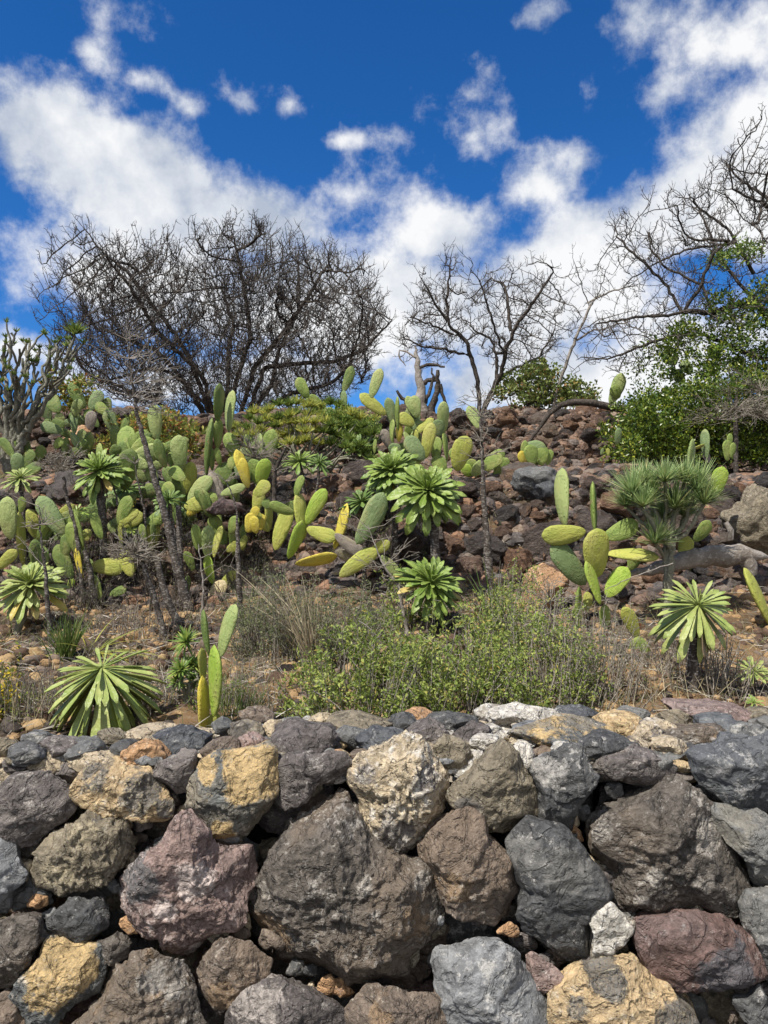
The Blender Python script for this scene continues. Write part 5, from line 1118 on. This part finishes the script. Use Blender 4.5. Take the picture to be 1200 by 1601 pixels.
tag(tubes('stems', [(p, np.linspace(.014, .005, len(p))) for p, _ in stp], 4, M_STEM, sp, loc0=np.array(b0)), kind='stuff')
bush('leafy_bush', 'round bright green fine-leaved bush at the right side of the dome-shaped shrub', [(400,260),(470,235),(560,270),(630,330),(600,400),(480,400),(400,340)], c6, 6.5, .25, 90, 40, .07, 31, M_BRIGHT, .03, .014, (550, 735), nst=20)
# grey candelabra shrub at the left edge
M_CST = bark_mat('pale_grey_green_stem', (.13, .125, .095), (.20, .19, .15), (.34, .33, .28), 10)
rng = np.random.default_rng(6); d = 6.4; b = np.array(P(12, 740, d)); root = empty('candelabra_shrub', Vector(b), 'grey candelabra-branched succulent shrub with small leaf tufts at the upper left edge', 'shrub')
tips = [(17,520),(45,528),(30,545),(62,545),(78,560),(95,545),(118,540),(105,570),(60,580),(45,575),(5,540),(-15,530),(-25,560),(25,590),(90,590),(70,610),(15,610),(-20,600),(115,530),(50,600),(0,580),(35,560),(85,535),(8,560)]
for i, (x, y) in enumerate(tips):
    e = np.array(P(x, y, d + rng.uniform(-.3, .3))); k1 = np.array(P(15 + (x - 15) * .25, 680, d)); k2 = np.array(P(15 + (x - 15) * .7, 640 - (640 - y) * .35, d + rng.uniform(-.15, .15))) + np.array([0, 0, -.02])
    path_obj('branch', [b, k1, k2, e], [.030, .022, .014, .010], M_CST, root, 6, b, .05, .014, i)
    for _ in range(2):
        e2 = e + np.array([rng.uniform(-.10, .10), rng.uniform(-.1, .1), rng.uniform(-.02, .08)]); path_obj('branch', [k2 * .4 + e * .6, e2 * .5 + e * .5 + np.array([0, 0, -.03]), e2], [.011, .010, .008], M_CST, root, 5, b, .04, .004, i + 60 * _)
        if True:
            bb, dr = tuft_pts(e2, .05, 26, (0, 0, 1), .8, i * 3 + _); tag(blades('leaf_tuft', bb, dr, .05, .008, M_TUFTD, root, i, b, .05), kind='stuff')
bb, dr = tuft_pts(P(118, 522, d), .1, 160, (0, 0, 1), .9, 5); tag(blades('leaf_tuft', bb, dr, .12, .009, M_TUFTD, root, 9, b, .1), kind='stuff')
# small bright rosettes of narrow leaves by the front cactus
spiky('cluster of bright green narrow-leaved rosettes beside the upright front cactus', [(290,1003,26),(283,1047,24),(300,1040,20),(305,1065,18),(277,1065,16),(312,1045,16)], (292, 1090), 2.95, M_BRIGHT, 70, 1.0, .008, M_STEM, .007, 'narrow_leaf_rosettes', 'plant', axis=(0, -.35, .6), spread=1.1, dsp=.04, droop=.15, seed=4)

# ================================================================ SCARRED STEMS WITH DRY TOPS
def twig_head(c, R, n, rng, up=.6, flat=1.0, tip=.0016, fork=3, lay=.7):
    P_ = []
    for i in range(n):
        v = rng.normal(size=3); v[2] = abs(v[2]) * up + rng.uniform(-.3, .2); v[1] *= lay; v /= np.linalg.norm(v); l = R * rng.uniform(.55, 1.0); m = c + v * l * .5 + rng.normal(0, l * .10, 3); e = c + v * l + np.array([0, 0, rng.uniform(-.05, .12) * l])
        P_.append((np.array([c, m, e]), np.array([tip * 2, tip * 1.4, tip])))
        for _ in range(fork):
            s0 = m + (e - m) * rng.random(); q = s0 + (v + rng.normal(0, .6, 3)) * l * .3; P_.append((np.array([s0, (s0 + q) / 2 + rng.normal(0, l * .03, 3), q]), np.array([tip * 1.1, tip, tip * .6])))
    return P_
def dry_stem(label, pts, r, d, head=None, smat=M_SCAR, hm=M_DRY, name='dry_flower_stem', side=0, seed=0, cat='dead plant'):
    rng = np.random.default_rng(seed); W = [np.array(P(x, y, d)) for x, y in pts]; b = W[0].copy(); z = tz(b[0], d)
    if b[2] > z - .02: b[2] = z - .02; W[0] = b
    root = empty(name, Vector(b), label, cat); path_obj('stem', W, r, smat, root, 8, b, .02, .0022, seed)
    P_ = []
    for (x, y, R, n, up) in (head or []): P_ += twig_head(np.array(P(x, y, d)), R * d / F, n, rng, up)
    if side:
        for i in range(side):
            t = rng.uniform(.35, 1); k = t * (len(W) - 1); j = min(int(k), len(W) - 2); c = W[j] + (W[j + 1] - W[j]) * (k - j); v = np.array([rng.choice([-1, 1]) * rng.uniform(.5, 1), rng.uniform(-.5, .5), rng.uniform(.1, .8)]); l = rng.uniform(.08, .24); e = c + v * l
            P_.append((np.array([c, (c + e) / 2 + rng.normal(0, .01, 3), e]), np.array([.003, .002, .001])))
            for _ in range(3): s0 = c + (e - c) * rng.uniform(.4, 1); P_.append((np.array([s0, s0 + (v + rng.normal(0, .6, 3)) * l * .2, s0 + (v + rng.normal(0, .5, 3)) * l * .4]), np.array([.0018, .0014, .0008])))
    if P_: tag(tubes('twigs', P_, 3, hm, root, loc0=b), kind='stuff')
    return root
dry_stem('tallest thick scarred stem leaning left with a wide bare twig top against the dark tree', [(300,925),(275,880),(262,820),(245,760),(228,700),(213,645),(206,590),(200,540),(196,515)], [.034,.030,.026,.023,.020,.016,.010,.006,.003], 4.6,
  [(212,640,60,18,.4),(206,600,75,20,.5),(200,560,60,18,.6),(198,530,30,9,1.0),(208,620,75,16,.3)], seed=1, hm=M_DEAD)
dry_stem('short scarred stem standing just right of the tallest one', [(285,925),(281,860),(279,790)], [.022,.02,.017], 4.75, seed=2)
dry_stem('straight pale-ringed stem with a wispy white tip near the yellow pads', [(376,955),(373,890),(370,800),(362,770),(352,750)], [.018,.017,.015,.006,.003], 4.4, [(352,752,28,6,1)], seed=3)
dry_stem('dark scarred stem with a grey ball of dry twigs in the left thicket', [(132,870),(118,820),(104,780),(98,745)], [.016,.014,.012,.01], 4.7, [(94,735,36,40,.7),(72,725,22,24,.5),(115,715,22,16,.8)], seed=4)
dry_stem('thin whitish stem rising across the left edge aeonium', [(82,1030),(76,960),(70,890),(63,830),(60,790)], [.013,.012,.010,.005,.002], 3.7, [(62,820,34,10,.8)], smat=M_SCAR, side=6, seed=5)
dry_stem('crooked scarred stem between the fresh green aeonium and the tallest stem', [(196,850),(186,800),(180,770),(172,740)], [.015,.013,.009,.004], 5.0, [(173,745,24,8,1)], seed=6)
dry_stem('slim grey stem with forked dry tip behind the tallest scarred stem', [(232,850),(226,800),(217,760),(210,722)], [.012,.010,.007,.003], 4.9, [(212,725,26,8,1)], seed=7)
dry_stem('tall thin ringed stem with wiry bare branches in front of the terrace wall', [(768,925),(762,860),(756,780),(753,700),(751,650),(750,612)], [.030,.026,.018,.013,.008,.003], 4.6, [(752,690,52,12,.7),(751,650,45,14,.8),(750,625,30,10,1.),(755,715,46,9,.4)], seed=8)
dry_stem('low tangle of grey dry stalks like a ball in front of the left cacti', [(262,985),(240,930),(222,880),(210,865)], [.016,.016,.014,.010], 4.0, [(210,862,40,60,.5),(222,875,36,40,.2),(195,870,28,24,.4)], seed=9)
dry_stem('dark leaning scarred trunk at the foot of the left thicket', [(285,985),(262,940),(250,900),(246,870)], [.022,.024,.02,.018], 4.3, seed=10)
dry_stem('short brown scarred trunk under the yellow pad in the left thicket', [(150,920),(140,890),(132,860)], [.02,.02,.016], 4.7, seed=11)
dry_stem('thin whitish branching stalk left of the lowest green pad', [(314,960),(318,920),(312,870),(310,850)], [.008,.008,.005,.003], 4.3, None, M_DEAD, side=6, seed=12)
dry_stem('fan of wispy dead twigs under the needle-leaved shrub on the right slope', [(868,1000),(862,960),(858,930)], [.008,.006,.003], 3.9, [(860,940,40,24,.9),(862,960,46,16,.6)], seed=13)
dry_stem('grey dead stalk leaning up through the central green shrubs', [(640,955),(622,915),(600,885),(585,850),(575,820)], [.012,.011,.008,.004,.002], 3.9, [(600,885,46,8,.6),(622,915,36,8,.4)], M_DEAD, side=8, seed=14)
dry_stem('grey bare bush of tangled dead twigs under the dark bush at the right edge', [(1150,700),(1150,660),(1150,620)], [.02,.02,.015], 6.6, [(1150,640,60,60,.3),(1185,650,70,60,.2),(1120,655,55,40,.3),(1190,610,60,50,.4)], M_TWIG, seed=15, name='dead_bush')
dry_stem('brittle grey twig bush left of the needle dome shrub', [(405,760),(400,730),(395,700)], [.02,.015,.01], 5.5, [(398,715,42,40,.6),(390,700,38,24,.8)], seed=16, name='dead_bush')
dry_stem('forked bare shrub stems under the needle dome, left of the small aeoniums', [(432,800),(428,760),(430,735),(445,700)], [.022,.02,.016,.01], 5.3, [(430,735,40,14,.8)], M_BARK, seed=17, name='dead_bush')

# ================================================================ SHRUBS BEHIND THE FRONT WALL
def shrub(name, label, cx, base_py, d, rx, ry, hgt, nst, leaf_per, mat, ll, lw, seed, lean=0, smat=M_DRY, cat='shrub', gmat=None, top=None):
    """stems fan out of a strip of ground and carry leafy side twigs; sizes in photo px at distance d"""
    rng = np.random.default_rng(seed); m = d / F; X0 = (cx - 600) * m; base = Vector((X0, d, tz(X0, d))); root = empty(name, base, label, cat); B = []; Dn = []; ST = []; b0 = np.array(base)
    for i in range(nst):
        u = rng.uniform(-1, 1); v = rng.uniform(-1, 1); s0 = np.array([X0 + u * rx * m * .8, d + v * ry, 0]); s0[2] = tz(s0[0], s0[1]) - .02
        H = hgt * m * (1 - .55 * abs(u) ** 2.2) * rng.uniform(.42, 1.10)
        if top is not None: H *= np.interp((u + 1) / 2, np.linspace(0, 1, len(top)), top)
        e = s0 + np.array([(u * .35 + lean) * H + rng.normal(0, .10) * H, rng.normal(-.08, .2) * H, H]); mid = (s0 + e) / 2 + rng.normal(0, .06 * H, 3); p = resample([s0, mid, e], .03); ST.append((p, np.linspace(.0035, .001, len(p))))
        for j in range(int(len(p) * .2), len(p)):
            nz = math.sin(p[j][0] * 17 + seed) * math.sin(p[j][2] * 23 + seed * 2 + p[j][1] * 9) + .35 * math.sin(p[j][0] * 41); k = 0 if nz < -.42 else (2 if rng.random() < .7 else 1)
            for _ in range(k):
                t = rng.normal(size=3); t[2] += .5; t /= np.linalg.norm(t); l = rng.uniform(.02, .075); q = p[j] + t * l; 
                if rng.random() < .5: ST.append((np.array([p[j], q]), np.array([.0012, .0007])))
                n = leaf_per; f = rng.random((n, 1)); B.append(p[j] + (q - p[j]) * f + rng.normal(0, .004, (n, 3))); Dn.append(t * .5 + rng.normal(0, .7, (n, 3)) + np.array([0, 0, .3]))
    B = np.concatenate(B); Dn = np.concatenate(Dn)
    tag(leaves('foliage', B, Dn, ll, lw, mat, root, seed, loc0=b0), kind='stuff'); tag(tubes('twigs', ST, 3, smat, root, loc0=b0), kind='stuff'); return root
shrub('leafy_shrub', 'broad low mound of small-leaved green shrub in the centre, right behind the front wall', 550, 1110, 2.95, 138, .32, 158, 190, 5, M_SHRUB, .019, .011, 1, top=[.3, .62, .8, 1.15, .95])
shrub('leafy_shrub', 'green small-leaved shrub mound right of the centre behind the whitish wall stones', 725, 1110, 2.95, 105, .32, 172, 170, 5, M_SHRUB, .019, .011, 2, top=[1.1, .9, 1.15, .75, .95])
shrub('leafy_shrub', 'twiggy green shrub thinning out to grey twigs left of the right-hand aeonium', 850, 1110, 3.05, 90, .28, 160, 150, 4, M_SHRUB, .015, .009, 3, top=[1, 1.1, 1, .8, .6])
shrub('leafy_shrub', 'dull grey-green dried shrub on the slope left of the straw fan', 432, 1010, 3.9, 62, .25, 125, 170, 5, M_GSHRUB, .013, .006, 4, top=[.8, 1, 1.05, 1, .9])
shrub('leafy_shrub', 'grey-green fine shrub behind the central mound, beside the straw fan', 545, 1005, 3.7, 62, .25, 115, 120, 5, M_GSHRUB, .015, .008, 5, top=[1, 1, 1, .9, .9])
shrub('leafy_shrub', 'upright bright leafy sprigs beside the blue-green cactus pad', 640, 900, 4.1, 34, .12, 90, 40, 4, M_SHRUB, .022, .012, 6)
shrub('leafy_shrub', 'slender green shrub growing up before the terrace wall right of the low aeonium', 800, 1000, 3.6, 45, .2, 150, 70, 4, M_SHRUB, .016, .008, 7, top=[.8, 1, 1, .9, .7])
shrub('dry_shrub', 'grey dry twiggy undergrowth below the hanging cactus pads', 935, 1090, 3.1, 60, .25, 135, 110, 1, M_GSHRUB, .010, .005, 8)
shrub('dry_shrub', 'brown dry undergrowth around the stem of the right-hand aeonium', 1090, 1090, 3.2, 95, .25, 95, 130, 1, M_STRAW, .018, .004, 9)
shrub('dry_shrub', 'low brown dry herbs behind the left end of the front wall', 60, 1110, 2.95, 90, .2, 70, 90, 1, M_STRAW, .016, .004, 10)
shrub('leafy_shrub', 'low green herb patch around the front upright cactus', 350, 1105, 2.95, 42, .15, 55, 80, 3, M_TUFTD, .018, .004, 11)
shrub('dry_shrub', 'grey dry twigs beneath the left thicket of cacti', 235, 985, 4.2, 110, .3, 60, 110, 1, M_STRAW, .016, .004, 12)
shrub('leafy_shrub', 'small green shrub with yellow flowers at the bottom left behind the wall', 8, 1095, 2.9, 30, .1, 75, 34, 4, leaf_mat('yellow_flower', [(0, (.14, .18, .04)), (.6, (.22, .26, .05)), (.75, (.75, .55, .04)), (1, (.80, .62, .05))]), .02, .009, 13)
for i, (lb_, x, y, d, rx, h) in enumerate([('dry grey undergrowth between the left edge aeonium and the fresh green one', 110, 900, 4.75, 70, 90), ('dry grey undergrowth around the foot of the tallest scarred stem', 260, 900, 4.85, 80, 90),
    ('dry grey undergrowth behind the pale-ringed stem', 390, 880, 4.9, 60, 70), ('dim dry undergrowth on the bank under the needle dome shrub', 440, 800, 5.4, 90, 60), ('dim dry undergrowth on the bank under the fresh green aeonium', 170, 800, 5.5, 110, 70)]):
    shrub('dry_shrub', lb_, x, y, d, rx, .2, h, 90, 1, M_STRAW if i % 2 else M_GSHRUB, .014, .004, 40 + i, smat=M_TWIG)
for i, (lb_, x, y, d, rx, h) in enumerate([('dark leafless undergrowth deep in the left thicket', 120, 880, 5.15, 110, 110), ('dark leafless undergrowth behind the ball of dry stalks', 250, 860, 5.2, 90, 110), ('dark leafless undergrowth beneath the tall twin-stacked cactus', 350, 840, 5.35, 80, 90), ('dark leafless undergrowth beneath the two big central aeoniums', 600, 850, 5.1, 90, 90)]):
    shrub('bare_shrub', lb_, x, y, d, rx, .2, h, 130, 1, M_GRASS, .016, .005, 60 + i, smat=M_BARK)
for i, (lb_, x, y, d, rx, h, m_) in enumerate([('dry brown herbs right of the drooping aeonium', 245, 1100, 2.95, 45, 50, M_STRAW), ('dry grey herbs between the upright front cactus and the green mound', 415, 1090, 3.0, 40, 42, M_GSHRUB), ('low dry herbs uphill of the drooping aeonium', 180, 1040, 3.4, 80, 40, M_STRAW), ('low green weeds left of the drooping aeonium', 70, 1100, 2.9, 40, 40, M_TUFTD), ('low dry herbs uphill of the upright front cactus', 370, 1030, 3.5, 70, 36, M_STRAW)]):
    shrub('dry_shrub', lb_, x, y, d, rx, .15, h, 70, 2, m_, .015, .004, 80 + i)
def grass(label, cx, cy, d, n, length, spread, mat, width=.003, name='grass_tuft', up=1.0, seed=0, rb=.03, lean=(0, 0)):
    rng = np.random.default_rng(seed); c = P(cx, cy, d); c.z = tz(c.x, d); b0 = np.array(c); b = b0 + np.stack([rng.normal(0, rb, n), rng.normal(0, rb, n), np.zeros(n)], 1); dr = rng.normal(0, spread, (n, 3)); dr[:, 2] = up; dr[:, 0] += lean[0]; dr[:, 1] += lean[1]
    o = blades(name, b, dr, length, width, mat, None, seed, b0, .35, 5); o.location = c; return tag(o, label, 'grass')
grass('fan of pale dry straw leaning left above the grey-green shrub', 492, 1020, 3.6, 90, .50, .22, M_STRAW, .0035, 'straw_tuft', seed=1, lean=(-.18, -.1))
grass('long thin straw stalks arching up left from the slope', 500, 990, 3.7, 14, .75, .15, M_STRAW, .004, 'straw_tuft', seed=2, lean=(-.75, 0))
grass('dark green grass clump beside the thin whitish stem on the left slope', 103, 1035, 3.5, 110, .26, .30, M_GRASS, .006, seed=3, rb=.02)
grass('green grass blades beside the lower scarred stem in the left half', 395, 960, 4.2, 60, .35, .4, M_GRASS, .004, seed=4)
grass('dark green blades fanning at the foot of the thin ringed stem', 775, 980, 3.9, 70, .42, .4, M_GRASS, .006, seed=5, rb=.03)
grass('green grass tuft behind the wall right of the upright front cactus', 372, 1100, 2.85, 80, .16, .3, M_GRASS, .003, seed=6, rb=.05)
grass('thin brown grass behind the left end of the front wall', 30, 1120, 2.85, 110, .17, .25, M_STRAW, .002, 'straw_tuft', seed=7, rb=.14)
grass('yellow-green long blades on the slope above the drooping aeonium', 150, 1000, 3.6, 26, .34, .8, M_TUFT, .006, seed=8, up=.35)
grass('dry straw wisps around the stem of the right aeonium', 1040, 1095, 2.9, 70, .24, .5, M_STRAW, .002, 'straw_tuft', seed=9, rb=.12)
grass('dry straw wisps hanging below the sprawling cactus', 905, 975, 3.9, 50, .3, .7, M_STRAW, .0025, 'straw_tuft', seed=10, rb=.08)
# litter of fallen twigs, straw and dead leaves
n = 9000; x = FR.uniform(-3, 3, n); y = 2.6 + 3.1 * FR.random(n); k = np.abs(x) < y * .62; x, y = x[k], y[k]; z = terr(x, y) + .015 + .02 * FR.random(len(x))
dv = FR.normal(size=(len(x), 3)); dv[:, 2] *= .35
lt = blades('dry_litter', np.stack([x, y, z], 1), dv, .11, .003, leaf_mat('litter', [(0, (.16, .13, .11)), (.5, (.36, .32, .27)), (1, (.58, .54, .48))], .9, .05), None, 3, None, .1); tag(lt, 'fallen dry twigs and straw scattered over the slope', 'litter', kind='stuff')
n = 20000; x = FR.uniform(-3.4, 3.4, n); y = 2.7 + 3.6 * FR.random(n); k = (np.abs(x) < y * .62) & (FR.random(n) < np.clip(.5 + .8 * perlin(np.stack([x * 1.6, y * 1.6, x * 0], 1)), 0, 1)); x, y = x[k], y[k]; z = terr(x, y) + .01
dv = FR.normal(0, .6, size=(len(x), 3)); dv[:, 2] = np.abs(dv[:, 2]) + .4
lt = blades('undergrowth', np.stack([x, y, z], 1), dv, .09, .0025, leaf_mat('undergrowth_blade', [(0, (.09, .11, .04)), (.35, (.17, .20, .07)), (.6, (.30, .25, .14)), (1, (.42, .36, .22))], .9, .1), None, 4, None, .2); tag(lt, 'sparse short dry grass and herbs covering the slope', 'ground cover', kind='stuff')
# long single stalks lying across the shrubs
for i, (a, b_, d, lb) in enumerate([((490, 1080), (545, 1120), 2.7, 'pale straight straw stalk lying over the left side of the green mound'), ((735, 1130), (805, 1045), 2.7, 'thin grey twig leaning over the wall top at the centre'), ((1052, 880), (938, 925), 3.9, 'long grey twig crossing beneath the sprawling cactus'), ((800, 1100), (795, 1000), 2.8, 'upright pale stalk standing in the right green shrub'), ((560, 970), (600, 1005), 3.1, 'short bleached stick on the central shrub mound')]):
    A, B_ = np.array(P(*a, d)), np.array(P(*b_, d)); o = path_obj('dry_twig', [A, (A + B_) / 2 + np.array([0, 0, .01]), B_], [.003, .0028, .0015], M_DEAD, None, 5, A, .03, .002, i); o.location = Vector(A); tag(o, lb, 'twig')
